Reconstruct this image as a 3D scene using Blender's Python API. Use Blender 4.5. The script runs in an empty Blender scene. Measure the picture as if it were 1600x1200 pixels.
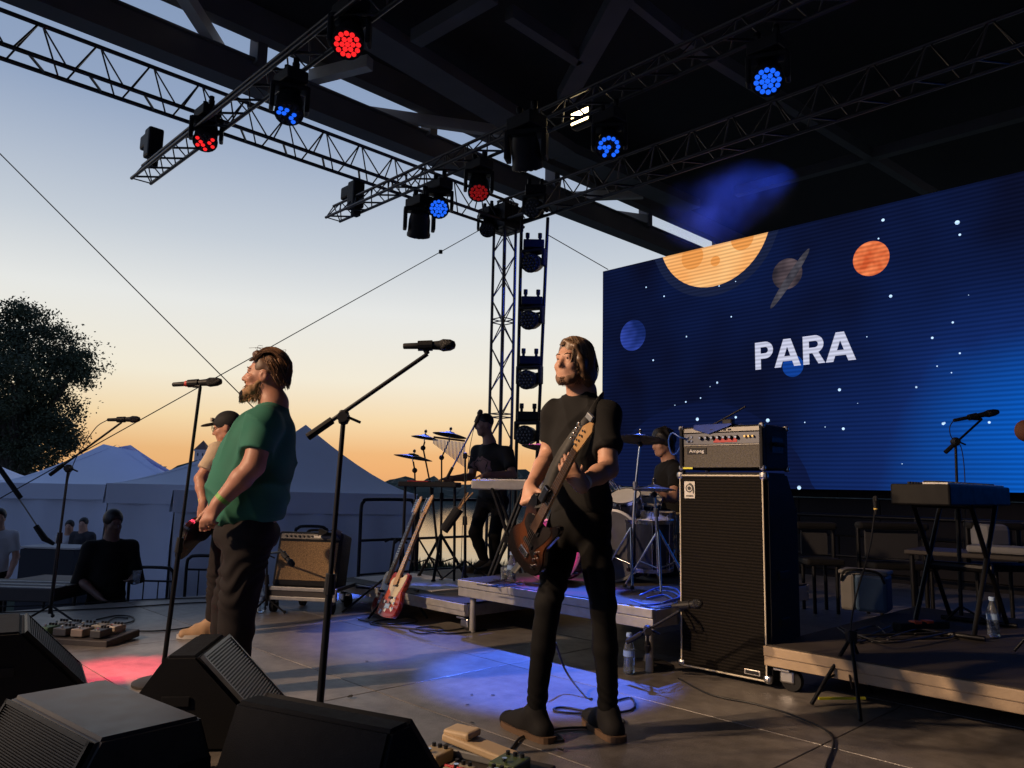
import bpy, bmesh, math, random
import numpy as np
from mathutils import Vector as V, Matrix as M, Quaternion as Q
random.seed(7); RNG = np.random.default_rng(7)
S = bpy.context.scene; COL = S.collection
R = math.radians

# ------------------------------------------------------------------ camera
CH, FPX, PITCH, ROLL = 1.1, 1200.0, math.atan(162/1200), R(1.2)
_fw = V((0, math.cos(PITCH), math.sin(PITCH))); _r0 = V((1, 0, 0)); _u0 = V((0, -math.sin(PITCH), math.cos(PITCH)))
_rt = _r0*math.cos(ROLL) + _u0*math.sin(ROLL); _up = _u0*math.cos(ROLL) - _r0*math.sin(ROLL)
CAMP = V((0, 0, CH))
cam = bpy.data.objects.new('camera', bpy.data.cameras.new('camera')); COL.objects.link(cam); S.camera = cam
cam.data.lens = 36*FPX/1600; cam.data.sensor_width = 36; cam.data.clip_end = 3000; cam.data.clip_start = .05
cam.matrix_world = M(((_rt.x, _up.x, -_fw.x, 0), (_rt.y, _up.y, -_fw.y, 0), (_rt.z, _up.z, -_fw.z, CH), (0, 0, 0, 1)))
S.view_settings.view_transform = 'Standard'; S.view_settings.look = 'None'; S.view_settings.exposure = 0; S.view_settings.gamma = 1
S.cycles.use_denoising = True; S.cycles.max_bounces = 6; S.cycles.sample_clamp_indirect = 4

# ------------------------------------------------------------------ dusk sky (sun already below the horizon)
W = bpy.data.worlds.new('World'); S.world = W; W.use_nodes = True
wt = W.node_tree; wn = wt.nodes; bg = wn['Background']
def s2l(c): return tuple((x/255/12.92) if x/255 <= .04045 else ((x/255+.055)/1.055)**2.4 for x in c)
sky = wn.new('ShaderNodeTexSky'); sky.sky_type = 'NISHITA'; sky.sun_disc = False
sky.sun_elevation = R(-1.5); sky.sun_rotation = R(-8); sky.ozone_density = 2; sky.dust_density = 1
tc = wn.new('ShaderNodeTexCoord'); sep = wn.new('ShaderNodeSeparateXYZ'); wt.links.new(tc.outputs['Generated'], sep.inputs[0])
ramp = wn.new('ShaderNodeValToRGB'); wt.links.new(sep.outputs['Z'], ramp.inputs[0])
stops = [(0, (224, 170, 112)), (2.2, (224, 176, 122)), (4.5, (235, 208, 164)), (7.5, (236, 227, 206)), (12.5, (226, 226, 221)), (17, (194, 201, 208)),
         (25, (143, 160, 187)), (38, (114, 136, 170)), (90, (80, 102, 142))]
anti = [(0, (112, 122, 158)), (8, (122, 136, 178)), (20, (116, 138, 186)), (45, (100, 124, 174)), (90, (80, 102, 146))]
def set_ramp(rp, st):
    el = rp.color_ramp.elements
    while len(el) < len(st): el.new(.5)
    for e, (a, c) in zip(el, st): e.position = math.sin(R(a)); e.color = (*s2l(c), 1)
set_ramp(ramp, stops); ramp2 = wn.new('ShaderNodeValToRGB'); wt.links.new(sep.outputs['Z'], ramp2.inputs[0]); set_ramp(ramp2, anti)
dot = wn.new('ShaderNodeVectorMath'); dot.operation = 'DOT_PRODUCT'; dot.inputs[1].default_value = (-.1, .995, 0)
wt.links.new(tc.outputs['Generated'], dot.inputs[0])
mr = wn.new('ShaderNodeMapRange'); mr.inputs['From Min'].default_value = -.55; mr.inputs['From Max'].default_value = .75; mr.interpolation_type = 'SMOOTHSTEP'
wt.links.new(dot.outputs['Value'], mr.inputs['Value'])
mul = wn.new('ShaderNodeMix'); mul.data_type = 'RGBA'; wt.links.new(mr.outputs[0], mul.inputs[0]); wt.links.new(ramp2.outputs[0], mul.inputs[6]); wt.links.new(ramp.outputs[0], mul.inputs[7])
nsc = wn.new('ShaderNodeVectorMath'); nsc.operation = 'SCALE'; nsc.inputs['Scale'].default_value = .12; wt.links.new(sky.outputs[0], nsc.inputs[0])
add = wn.new('ShaderNodeVectorMath'); add.operation = 'ADD'; wt.links.new(mul.outputs[2], add.inputs[0]); wt.links.new(nsc.outputs[0], add.inputs[1])
wt.links.new(add.outputs[0], bg.inputs[0]); bg.inputs[1].default_value = 1.0

# stage axes: U runs along the screen to the right, VV runs upstage
TH = R(-46); U = V((math.cos(TH), math.sin(TH), 0)); VV = V((-math.sin(TH), math.cos(TH), 0))
def ST(su, sv, z=0): return U*su + VV*sv + V((0, 0, z))
def ray(px, py): return _fw + _rt*((px-800)/FPX) + _up*((600-py)/FPX)
def G(px, py, z=0):
    d = ray(px, py); return CAMP + d*((z-CH)/d.z)
def D(px, py, dist):
    d = ray(px, py); return CAMP + d*(dist/d.y)
def su_of(p): return p.dot(U)
def sv_of(p): return p.dot(VV)

# ------------------------------------------------------------------ materials
MATS = {}
def mat(name, col, rough=.6, metal=0., var=.12, scale=8., bump=0., bscale=60., emit=None, estr=0., trans=0., coat=0., alpha=None, rand=0.):
    if name in MATS: return MATS[name]
    m = bpy.data.materials.new(name); m.use_nodes = True; t = m.node_tree; n = t.nodes; b = n['Principled BSDF']; L = t.links.new
    b.inputs['Roughness'].default_value = rough; b.inputs['Metallic'].default_value = metal
    b.inputs['Base Color'].default_value = (*col, 1)
    if trans: b.inputs['Transmission Weight'].default_value = trans
    if coat: b.inputs['Coat Weight'].default_value = coat
    if emit: b.inputs['Emission Color'].default_value = (*emit, 1); b.inputs['Emission Strength'].default_value = estr
    if var or bump:
        co = n.new('ShaderNodeTexCoord')
    if var:
        nz = n.new('ShaderNodeTexNoise'); nz.inputs['Scale'].default_value = scale; nz.inputs['Detail'].default_value = 6; L(co.outputs['Object'], nz.inputs['Vector'])
        mx = n.new('ShaderNodeMix'); mx.data_type = 'RGBA'
        mx.inputs[6].default_value = (*[min(1, c*(1-var*1.6)) for c in col], 1); mx.inputs[7].default_value = (*[min(1, c*(1+var*1.6)) for c in col], 1)
        L(nz.outputs['Fac'], mx.inputs[0]); out = mx.outputs[2]
        if rand:
            oi = n.new('ShaderNodeObjectInfo'); mp = n.new('ShaderNodeMapRange'); mp.inputs['To Min'].default_value = 1-rand; mp.inputs['To Max'].default_value = 1+rand
            L(oi.outputs['Random'], mp.inputs['Value']); sc = n.new('ShaderNodeVectorMath'); sc.operation = 'SCALE'; L(out, sc.inputs[0]); L(mp.outputs[0], sc.inputs['Scale']); out = sc.outputs[0]
        L(out, b.inputs['Base Color'])
        rr = n.new('ShaderNodeMapRange'); rr.inputs['To Min'].default_value = max(.03, rough-.12); rr.inputs['To Max'].default_value = min(1, rough+.12)
        L(nz.outputs['Fac'], rr.inputs['Value']); L(rr.outputs[0], b.inputs['Roughness'])
    if bump:
        bz = n.new('ShaderNodeTexNoise'); bz.inputs['Scale'].default_value = bscale; bz.inputs['Detail'].default_value = 4; L(co.outputs['Object'], bz.inputs['Vector'])
        bp = n.new('ShaderNodeBump'); bp.inputs['Strength'].default_value = bump; bp.inputs['Distance'].default_value = .02; L(bz.outputs['Fac'], bp.inputs['Height']); L(bp.outputs[0], b.inputs['Normal'])
    MATS[name] = m; return m
black_metal = mat('black_metal', (.018, .018, .02), .45, .6, .2, 30)
truss_metal = mat('truss_alu', (.10, .10, .105), .42, .85, .15, 20)
chrome = mat('chrome', (.72, .73, .75), .18, 1, .08, 20)
steel = mat('steel', (.45, .45, .46), .35, 1, .15, 25)
alu_edge = mat('alu_edge', (.40, .39, .37), .5, .35, .25, 14, bump=.08)
black_plastic = mat('black_plastic', (.02, .02, .022), .5, 0, .2, 40)
rubber = mat('rubber', (.015, .015, .016), .75, 0, .2, 30)
tolex = mat('tolex', (.016, .016, .018), .6, 0, .2, 60, bump=.35, bscale=500)
cable_mat = mat('cable', (.012, .012, .013), .5, 0, .1, 30)
cable_blue = mat('cable_blue', (.03, .10, .45), .45, 0, .1, 30)
roadcase = mat('roadcase_ply', (.05, .042, .038), .6, 0, .3, 12)
wood_dark = mat('wood_dark', (.10, .055, .03), .55, 0, .3, 10)
white_paint = mat('white_paint', (.7, .69, .66), .5, 0, .08, 15)
glass_clear = mat('clear_plastic', (.85, .92, 1.0), .06, 0, 0, 1, trans=.92)
fabric_black = mat('fabric_black', (.02, .02, .022), .9, 0, .25, 20, bump=.3, bscale=300)
skin = mat('skin', (.50, .27, .18), .55, 0, .12, 14, bump=.05, bscale=120)
skin_shaded = mat('skin_shadow_man', (.36, .20, .14), .55, 0, .12, 14)  # darker copy of the skin colour for a man in shade

# ------------------------------------------------------------------ mesh helpers
def put(name, me, mats=None, parent=None, smooth=False):
    o = bpy.data.objects.new(name, me); COL.objects.link(o)
    if parent is not None: o.parent = parent
    if mats is not None:
        for m in (mats if isinstance(mats, (list, tuple)) else [mats]): me.materials.append(m)
    if smooth:
        for p in me.polygons: p.use_smooth = True
    return o
def tag(o, label=None, cat=None, group=None, kind=None):
    if label: o['label'] = label
    if cat: o['category'] = cat
    if group: o['group'] = group
    if kind: o['kind'] = kind
    return o
def thing(name, label, cat, loc=(0, 0, 0), rz=0., group=None):
    o = bpy.data.objects.new(name, None); COL.objects.link(o); o.location = loc; o.rotation_euler = (0, 0, rz); o.empty_display_size = .1
    return tag(o, label, cat, group)
class B:
    """collects geometry, then becomes one mesh object"""
    def __init__(s): s.v = []; s.f = []; s.mi = []; s.cur = 0
    def add(s, vs, fs):
        k = len(s.v); s.v += [tuple(p) for p in vs]; s.f += [tuple(i+k for i in f) for f in fs]; s.mi += [s.cur]*len(fs); return s
    def m(s, i): s.cur = i; return s
    def box(s, c, size, rot=None, taper=1.):
        c = V(c); x, y, z = size[0]/2, size[1]/2, size[2]/2; vs = []
        for dz in (-z, z):
            k = taper if dz > 0 else 1
            for dx, dy in ((-x, -y), (x, -y), (x, y), (-x, y)):
                p = V((dx*k, dy*k, dz)); vs.append(c + (rot @ p if rot else p))
        return s.add(vs, [(3, 2, 1, 0), (4, 5, 6, 7), (0, 1, 5, 4), (1, 2, 6, 5), (2, 3, 7, 6), (3, 0, 4, 7)])
    def bbox(s, c, size, bev=.01, rot=None):
        """box with chamfered edges"""
        bm = bmesh.new(); bmesh.ops.create_cube(bm, size=1)
        for v in bm.verts: v.co = V((v.co.x*size[0], v.co.y*size[1], v.co.z*size[2]))
        bmesh.ops.bevel(bm, geom=bm.edges[:], offset=min(bev, min(size)*.45), segments=2, affect='EDGES', profile=.5)
        return s.frombm(bm, c, rot)
    def frombm(s, bm, c=(0, 0, 0), rot=None):
        bm.verts.index_update(); c = V(c)
        s.add([c + (rot @ v.co if rot else v.co) for v in bm.verts], [[v.index for v in f.verts] for f in bm.faces]); bm.free(); return s
    def cyl(s, a, b, r0, r1=None, n=10, cap=True):
        a, b = V(a), V(b); r1 = r0 if r1 is None else r1; d = (b-a)
        if d.length < 1e-6: return s
        q = d.to_track_quat('Z', 'Y'); vs = []
        for p, r in ((a, r0), (b, r1)):
            for i in range(n):
                t = 2*math.pi*i/n; vs.append(p + q @ V((math.cos(t)*r, math.sin(t)*r, 0)))
        fs = [(i, (i+1) % n, n+(i+1) % n, n+i) for i in range(n)]
        if cap: fs += [tuple(range(n-1, -1, -1)), tuple(range(n, 2*n))]
        return s.add(vs, fs)
    def lathe(s, prof, c=(0, 0, 0), rot=None, n=20, close=True):
        c = V(c); vs = []; k = len(prof)
        for r, z in prof:
            for i in range(n):
                t = 2*math.pi*i/n; p = V((r*math.cos(t), r*math.sin(t), z)); vs.append(c + (rot @ p if rot else p))
        fs = [(j*n+i, j*n+(i+1) % n, (j+1)*n+(i+1) % n, (j+1)*n+i) for j in range(k-1) for i in range(n)]
        if close: fs += [tuple(range(n-1, -1, -1)), tuple((k-1)*n+i for i in range(n))]
        return s.add(vs, fs)
    def prism(s, poly, h, c=(0, 0, 0), rot=None, bev=0):
        """poly in xy extruded along z by h, centred"""
        n = len(poly); c = V(c); vs = []
        for z in (-h/2, h/2):
            for x, y in poly:
                p = V((x, y, z)); vs.append(c + (rot @ p if rot else p))
        return s.add(vs, [tuple(range(n-1, -1, -1)), tuple(range(n, 2*n))] + [(i, (i+1) % n, n+(i+1) % n, n+i) for i in range(n)])
    def ball(s, c, r, n=12, sc=(1, 1, 1), rot=None):
        prof = [(max(1e-4, r*math.sin(math.pi*i/8)), -r*math.cos(math.pi*i/8)) for i in range(9)]
        k = len(s.v); s.lathe(prof, (0, 0, 0), None, n); c = V(c)
        for i in range(k, len(s.v)):
            p = V(s.v[i]); p = V((p.x*sc[0], p.y*sc[1], p.z*sc[2])); s.v[i] = tuple(c + (rot @ p if rot else p))
        return s
    def tube(s, pts, r, n=6):
        pts = [V(p) for p in pts]; rs = r if isinstance(r, (list, tuple)) else [r]*len(pts); k = len(pts); vs = []; prev = None
        for i, p in enumerate(pts):
            d = (pts[min(i+1, k-1)]-pts[max(i-1, 0)]).normalized()
            if prev is None: x = d.orthogonal().normalized()
            else:
                x = prev - d*prev.dot(d); x = x.normalized() if x.length > 1e-5 else d.orthogonal().normalized()
            prev = x; y = d.cross(x)
            for j in range(n):
                t = 2*math.pi*j/n; vs.append(p + (x*math.cos(t)+y*math.sin(t))*rs[i])
        fs = [(i*n+j, i*n+(j+1) % n, (i+1)*n+(j+1) % n, (i+1)*n+j) for i in range(k-1) for j in range(n)]
        fs += [tuple(range(n-1, -1, -1)), tuple((k-1)*n+j for j in range(n))]
        return s.add(vs, fs)
    def obj(s, name, mats, parent=None, smooth=False, auto=None):
        me = bpy.data.meshes.new(name); me.from_pydata(s.v, [], s.f)
        ms = mats if isinstance(mats, (list, tuple)) else [mats]
        o = put(name, me, ms, parent, smooth)
        if len(ms) > 1: me.polygons.foreach_set('material_index', s.mi)
        if auto is not None:
            me.polygons.foreach_set('use_smooth', [True]*len(me.polygons)); me.set_sharp_from_angle(angle=R(auto))
        return o
def bez(pts, n=10):
    """smooth curve through points (Catmull-Rom)"""
    pts = [V(p) for p in pts]; P = [pts[0]*2-pts[1]] + pts + [pts[-1]*2-pts[-2]]; out = []
    for i in range(1, len(P)-2):
        a, b, c, d = P[i-1:i+3]
        for j in range(n):
            t = j/n; out.append(.5*((2*b)+(c-a)*t+(2*a-5*b+4*c-d)*t*t+(3*b-a-3*c+d)*t**3))
    return out + [pts[-1]]
_rods = {}
def rod(name, a, b, r, m, parent, n=8):
    """a straight tube piece that shares one unit mesh per material"""
    key = (m.name, n)
    if key not in _rods:
        me = bpy.data.meshes.new('tube'); x = B().cyl((0, 0, 0), (0, 0, 1), 1, 1, n); me.from_pydata(x.v, [], x.f); me.materials.append(m)
        me.polygons.foreach_set('use_smooth', [len(p.vertices) == 4 for p in me.polygons]); _rods[key] = me
    o = bpy.data.objects.new(name, _rods[key]); COL.objects.link(o); o.parent = parent
    a, b = V(a), V(b); d = b-a; o.location = a; o.rotation_mode = 'QUATERNION'; o.rotation_quaternion = d.to_track_quat('Z', 'Y'); o.scale = (r, r, d.length)
    return o
def dup(root, loc=None, rz=None, label=None, parent=None):
    c = root.copy(); COL.objects.link(c)
    if parent is not None: c.parent = parent
    if loc is not None: c.location = loc
    if rz is not None: c.rotation_euler = (0, 0, rz)
    if label: c['label'] = label
    for ch in list(root.children):
        if ch.name in bpy.data.objects: dup(ch, parent=c)
    return c
def rx(a): return M.Rotation(a, 3, 'X')
def ry(a): return M.Rotation(a, 3, 'Y')
def rz_(a): return M.Rotation(a, 3, 'Z')
def spot(name, loc, target, power, color, size=20., blend=.4, radius=.08):
    l = bpy.data.lights.new(name, 'SPOT'); l.energy = power; l.color = color; l.spot_size = R(size); l.spot_blend = blend; l.shadow_soft_size = radius
    o = bpy.data.objects.new(name, l); COL.objects.link(o); o.location = loc
    o.rotation_euler = (V(target)-V(loc)).to_track_quat('-Z', 'Y').to_euler(); return o
# ================================================================== SETTING
def node_mat(name):
    m = bpy.data.materials.new(name); m.use_nodes = True; t = m.node_tree
    return m, t.nodes, t.links.new, t.nodes['Principled BSDF']
# ground, river, far bank
grass = mat('grass', (.035, .05, .02), .9, 0, .35, 3, bump=.4, bscale=40)
g = B(); g.add([(-400, -60, -1), (300, -60, -1), (300, 19.4, -1), (40, 19.4, -1), (-1.7, 20, -1), (-25, 28, -1), (-400, 110, -1),
                (300, 24, -4.3), (40, 24, -4.3), (-1.0, 24.5, -4.3), (-24, 33, -4.3), (-400, 116, -4.3)],
               [(0, 1, 2, 3, 4, 5, 6), (3, 2, 7, 8), (4, 3, 8, 9), (5, 4, 9, 10), (6, 5, 10, 11)])
tag(g.obj('ground', grass), kind='structure')
wm, n, L, b = node_mat('river_water'); b.inputs['Base Color'].default_value = (.10, .11, .11, 1); b.inputs['Roughness'].default_value = .06
co = n.new('ShaderNodeTexCoord'); mp = n.new('ShaderNodeMapping'); mp.inputs['Scale'].default_value = (.25, 1.6, 1); L(co.outputs['Object'], mp.inputs[0])
nz = n.new('ShaderNodeTexNoise'); nz.inputs['Scale'].default_value = .9; nz.inputs['Detail'].default_value = 5; L(mp.outputs[0], nz.inputs['Vector'])
bp = n.new('ShaderNodeBump'); bp.inputs['Strength'].default_value = .12; bp.inputs['Distance'].default_value = .12; L(nz.outputs['Fac'], bp.inputs['Height']); L(bp.outputs[0], b.inputs['Normal'])
tag(B().add([(-900, 20, -4), (900, 20, -4), (900, 330, -4), (-900, 330, -4)], [(0, 1, 2, 3)]).obj('river', wm), kind='structure')
# short grass along the bank
gb = B()
for i in range(5200):
    t = random.random(); x = -9 + 16*t; yb = 20 - (x+1.7)*.345 if x < -1.7 else 20
    y = yb - abs(random.gauss(0, .9)); h = random.uniform(.1, .34); a = random.random()*3.14; w = .03
    dx, dy = math.cos(a)*w, math.sin(a)*w; lx, ly = random.gauss(0, .06), random.gauss(0, .06)
    gb.add([(x-dx, y-dy, -1.01), (x+dx, y+dy, -1.01), (x+lx, y+ly, -1+h)], [(0, 1, 2)])
tag(gb.obj('bank_grass', grass), 'ragged grass along the top of the river bank', 'grass', kind='stuff')
hillm = mat('far_trees', (.022, .032, .02), .95, 0, .4, .06, bump=.6, bscale=.4)
def ridge(name, y0, x0, x1, nx, prof, depth, z0, m):
    bb = B(); vs = []; rows = 7
    for j in range(rows):
        for i in range(nx+1):
            x = x0+(x1-x0)*i/nx; t = j/(rows-1); h = prof(x)
            k = math.sin(t*math.pi/2)**.6; jit = (random.random()-.5)*h*.28*(1 if j else 0)
            vs.append((x + random.uniform(-1, 1)*(x1-x0)/nx*.4, y0 + depth*t + random.uniform(-2, 2), z0 + h*k + jit))
    fs = [(j*(nx+1)+i, j*(nx+1)+i+1, (j+1)*(nx+1)+i+1, (j+1)*(nx+1)+i) for j in range(rows-1) for i in range(nx)]
    return tag(bb.add(vs, fs).obj(name, m), kind='structure')
ridge('far_bank', 250, -700, 700, 520, lambda x: 8.5 + 2.2*math.sin(x*.05) + 1.6*math.sin(x*.17+1) + 1.2*math.sin(x*.43), 30, -4.2, hillm)
ridge('hills', 640, -1400, 1400, 260, lambda x: 9 + 3*math.sin(x*.006+.6) + 1.5*math.sin(x*.021) + (6*math.exp(-((x+290)/90)**2)), 160, -6, hillm)
# hilltop buildings
stone = mat('pale_stone', (.34, .33, .33), .85, 0, .15, .3)
roof_t = mat('roof_tile_far', (.10, .055, .045), .8, 0, .2, .5)
win_m = mat('window_far', (.02, .022, .028), .3)
p = D(316, 716, 640); zt = D(316, 703, 640).z; za = D(316, 688, 640).z
t = thing('castle_tower', 'pale square castle tower with dark pointed roof on the far hill', 'tower', (p.x, 640, p.z-8))
hh = zt-p.z+8
B().box((0, 0, hh/2), (9.5, 9.5, hh)).box((0, 0, hh-.6), (10.6, 10.6, 1.2)).obj('wall', stone, t)
B().add([(-5.4, -5.4, 0), (5.4, -5.4, 0), (5.4, 5.4, 0), (-5.4, 5.4, 0), (0, 0, za-zt)], [(0, 1, 4), (1, 2, 4), (2, 3, 4), (3, 0, 4), (3, 2, 1, 0)]).obj('roof', roof_t, t).location = (0, 0, hh)
for i, (x, z) in enumerate(((-2, -4), (2, -4), (0, -9))): B().box((x, -4.8, hh+z), (1.1, .3, 2.2)).obj('window', win_m, t)
p = D(326, 722, 640); t = thing('castle_wing', 'low pale castle wing with dark roof beside the pointed tower', 'building', (p.x+2, 646, p.z-10))
B().box((0, 0, 6), (16, 9, 12)).obj('wall', stone, t); B().prism([(-8.5, 0), (8.5, 0), (5, 5), (-5, 5)], 9.6, (0, 0, 12), rx(math.pi/2)).obj('roof', roof_t, t)
for k in range(4): B().box((-6+4*k, -4.6, 9), (1.2, .3, 2)).obj('window', win_m, t)
p = D(232, 742, 640); w2 = 640*44/1200; zt = D(232, 729, 640).z
t = thing('hilltop_building', 'long flat-roofed modern building on the far hill between the tents', 'building', (p.x, 640, p.z-6)); hh = zt-p.z+6
B().box((0, 0, hh/2), (w2, 10, hh)).box((w2*.1, 0, hh+1), (w2*.5, 8, 2.0)).obj('wall', stone, t)
B().box((0, -.4, hh+.15), (w2+1.5, 11, .5)).obj('roof', roof_t, t)
for k in range(9): B().box((-w2/2+1.6+k*(w2-3)/8, -5.06, hh-2.4), (1.5, .3, 1.8)).obj('window', win_m, t)
# stage floor of decks
fm, n, L, b = node_mat('stage_ply'); co = n.new('ShaderNodeTexCoord'); oi = n.new('ShaderNodeObjectInfo')
ad = n.new('ShaderNodeVectorMath'); ad.operation = 'ADD'; L(co.outputs['Object'], ad.inputs[0]); L(oi.outputs['Location'], ad.inputs[1])
n1 = n.new('ShaderNodeTexNoise'); n1.inputs['Scale'].default_value = 1.7; n1.inputs['Detail'].default_value = 9; n1.inputs['Roughness'].default_value = .68; L(ad.outputs[0], n1.inputs['Vector'])
n2 = n.new('ShaderNodeTexNoise'); n2.inputs['Scale'].default_value = 14; n2.inputs['Detail'].default_value = 8; L(ad.outputs[0], n2.inputs['Vector'])
mm = n.new('ShaderNodeMath'); mm.operation = 'MULTIPLY_ADD'; mm.inputs[1].default_value = .35; L(n2.outputs['Fac'], mm.inputs[0]); L(n1.outputs['Fac'], mm.inputs[2])
cr = n.new('ShaderNodeValToRGB'); cr.color_ramp.elements[0].position = .45; cr.color_ramp.elements[1].position = .9
cr.color_ramp.elements[0].color = (.085, .074, .067, 1); cr.color_ramp.elements[1].color = (.26, .235, .215, 1); L(mm.outputs[0], cr.inputs[0])
mpr = n.new('ShaderNodeMapRange'); mpr.inputs['To Min'].default_value = .82; mpr.inputs['To Max'].default_value = 1.18; L(oi.outputs['Random'], mpr.inputs['Value'])
sc = n.new('ShaderNodeVectorMath'); sc.operation = 'SCALE'; L(cr.outputs[0], sc.inputs[0]); L(mpr.outputs[0], sc.inputs['Scale']); L(sc.outputs[0], b.inputs['Base Color'])
rr = n.new('ShaderNodeMapRange'); rr.inputs['To Min'].default_value = .52; rr.inputs['To Max'].default_value = .28; L(mm.outputs[0], rr.inputs['Value']); L(rr.outputs[0], b.inputs['Roughness'])
vo = n.new('ShaderNodeTexVoronoi'); vo.inputs['Scale'].default_value = 110; L(co.outputs['Object'], vo.inputs['Vector'])
bp = n.new('ShaderNodeBump'); bp.inputs['Strength'].default_value = .25; bp.inputs['Distance'].default_value = .004; L(vo.outputs['Distance'], bp.inputs['Height']); L(bp.outputs[0], b.inputs['Normal'])
floor = thing('stage_floor', None, None, (0, 0, 0), TH); floor['kind'] = 'structure'
B().box((.6, 4.6, -.06), (16.4, 12.2, .06)).obj('floor_bed', black_plastic, floor)
pm = bpy.data.meshes.new('panel'); x = B().bbox((0, 0, 0), (1.994, .994, .03), .003); pm.from_pydata(x.v, [], x.f); pm.materials.append(fm)
for i in range(8):
    for j in range(12):
        o = bpy.data.objects.new('panel', pm); COL.objects.link(o); o.parent = floor; o.location = (-7+2*i+.4, -1+j+.0, -.015 + random.uniform(-.0012, 0))
stage_side = mat('stage_skirt', (.02, .02, .02), .9)
tag(B().box((.6-8.25, 4.6, -.55), (.04, 12.2, .9)).obj('stage_skirt', stage_side, floor))

# ================================================================== ROOF of the hall
ceil_m = mat('ceiling_dark', (.045, .038, .036), .9, 0, .3, .6)
beam_m = mat('roof_beam', (.78, .70, .58), .7, 0, .2, 2)
gird_m = mat('roof_girder', (.19, .175, .165), .8, 0, .2, 1.5)
P1 = G(500, 188, 7.2); fs = su_of(P1)
roof = thing('canopy_roof', 'dark flat canopy roof with beams above the whole stage', 'roof', (0, 0, 0), TH)
B().box((fs+13.3, 9, 8.5), (26, 34, .3)).obj('ceiling', ceil_m, roof)
B().box((fs+.1, 9, 7.42), (.22, 34, .44)).box((fs+.1, 9, 7.2), (.36, 34, .03)).box((fs+.1, 9, 7.64), (.36, 34, .03)).obj('edge_beam', gird_m, roof)
B().box((fs+.42, 9, 8.2), (.24, 34, .60)).obj('edge_beam', gird_m, roof)
for k in range(10): B().box((fs+.2, -6+3.4*k+.7, 7.82), (.3, .16, .5)).obj('post', gird_m, roof)
def roofbeam(a, b, w, m, z=7.75, h=.2):
    A, Bp = G(*a, z), G(*b, z); d = Bp-A; ang = math.atan2(d.y, d.x)
    o = B().box((d.length/2, 0, 0), (d.length, w, h)).obj('beam', m, roof)
    o.matrix_world = M.Translation(A) @ M.Rotation(ang, 4, 'Z'); mw = o.matrix_world.copy(); o.matrix_parent_inverse = M.Identity(4)
    o.matrix_basis = (M.Translation(roof.location) @ M.Rotation(TH, 4, 'Z')).inverted() @ mw
for a, b_, w, m in (((280, -20), (372, 126), .17, beam_m), ((487, 121), (578, 98), .17, beam_m), ((470, 161), (800, 208), .12, beam_m),
                    ((560, 40), (880, 236), .55, gird_m), ((880, 236), (1080, 322), .5, gird_m), ((650, 60), (770, -10), .22, gird_m),
                    ((978, -20), (884, 150), .3, gird_m), ((795, 20), (905, 92), .16, gird_m), ((976, -12), (1060, 56), .12, gird_m),
                    ((885, 326), (1010, 343), .14, beam_m), ((850, 309), (1005, 303), .12, beam_m), ((1060, 56), (1500, 330), .16, gird_m), ((1150, 300), (1700, 150), .2, gird_m)):
    roofbeam(a, b_, w, m, 7.75 if w != .55 else 7.72)
# ================================================================== TRUSSES
def tri_truss(name, label, a, b, w=.26, pitch=.6, rc=.026, rb=.011, h=None):
    """three-chord truss, apex up; a, b world end points of the bottom plane's centre line"""
    a, b = V(a), V(b); d = b-a; ln = d.length; t = thing(name, label, 'truss', a, math.atan2(d.y, d.x)); h = h or w*.87
    ch = [(-w/2, 0), (w/2, 0), (0, h)]
    for y, z in ch: rod('chord', (0, y, z), (ln, y, z), rc, truss_metal, t, 10)
    k = int(ln/pitch); p = ln/k
    for i in range(k):
        x0, xm, x1 = i*p, (i+.5)*p, (i+1)*p
        for s in (0, 1):
            y, z = ch[s]
            rod('brace', (x0+.04, y, z), (xm-.02, 0, h), rb, truss_metal, t, 6); rod('brace', (x1-.04, y, z), (xm+.02, 0, h), rb, truss_metal, t, 6)
        rod('cross_brace', (xm-.12, -w/2, 0), (xm+.12, w/2, 0), rb*1.5, truss_metal, t, 6)
    for x in (.01, ln-.01):
        for q in range(3): rod('end_brace', (x, *ch[q]), (x, *ch[(q+1) % 3]), rb, truss_metal, t, 6)
    return t
TX = D(788, 400, 13); tsu, tsv = su_of(TX), sv_of(TX); TZ = D(788, 352, 13).z
tri_truss('roof_truss', 'side truss running from the corner tower to the upper left', ST(tsu, tsv+.3, TZ), ST(tsu, -1.6, TZ), .34, h=.46)
tri_truss('roof_truss', 'back truss running from the corner tower to the upper right', ST(tsu-.2, tsv, TZ+.02), ST(4.5, tsv, TZ+.02), .34, h=.46)
def on_truss(px, py, sv):
    d = ray(px, py); k = sv/d.dot(VV); return CAMP + d*k
PA, PB = on_truss(222, 268, 3.29), on_truss(520, 345, 6.0)
zA, zB = on_truss(300, 222, 3.29).z, on_truss(640, 290, 6.0).z
tri_truss('lighting_truss', 'nearer hanging truss, its free end at the upper left with red lights', ST(su_of(PA), 3.29, zA), ST(2.5, 3.29, zA), .25, .42, .022, .009)
tri_truss('lighting_truss', 'farther hanging truss carrying the blue lights above the drummer', ST(su_of(PB), 6.0, zB), ST(5, 6.0, zB), .25, .42, .022, .009)
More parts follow.
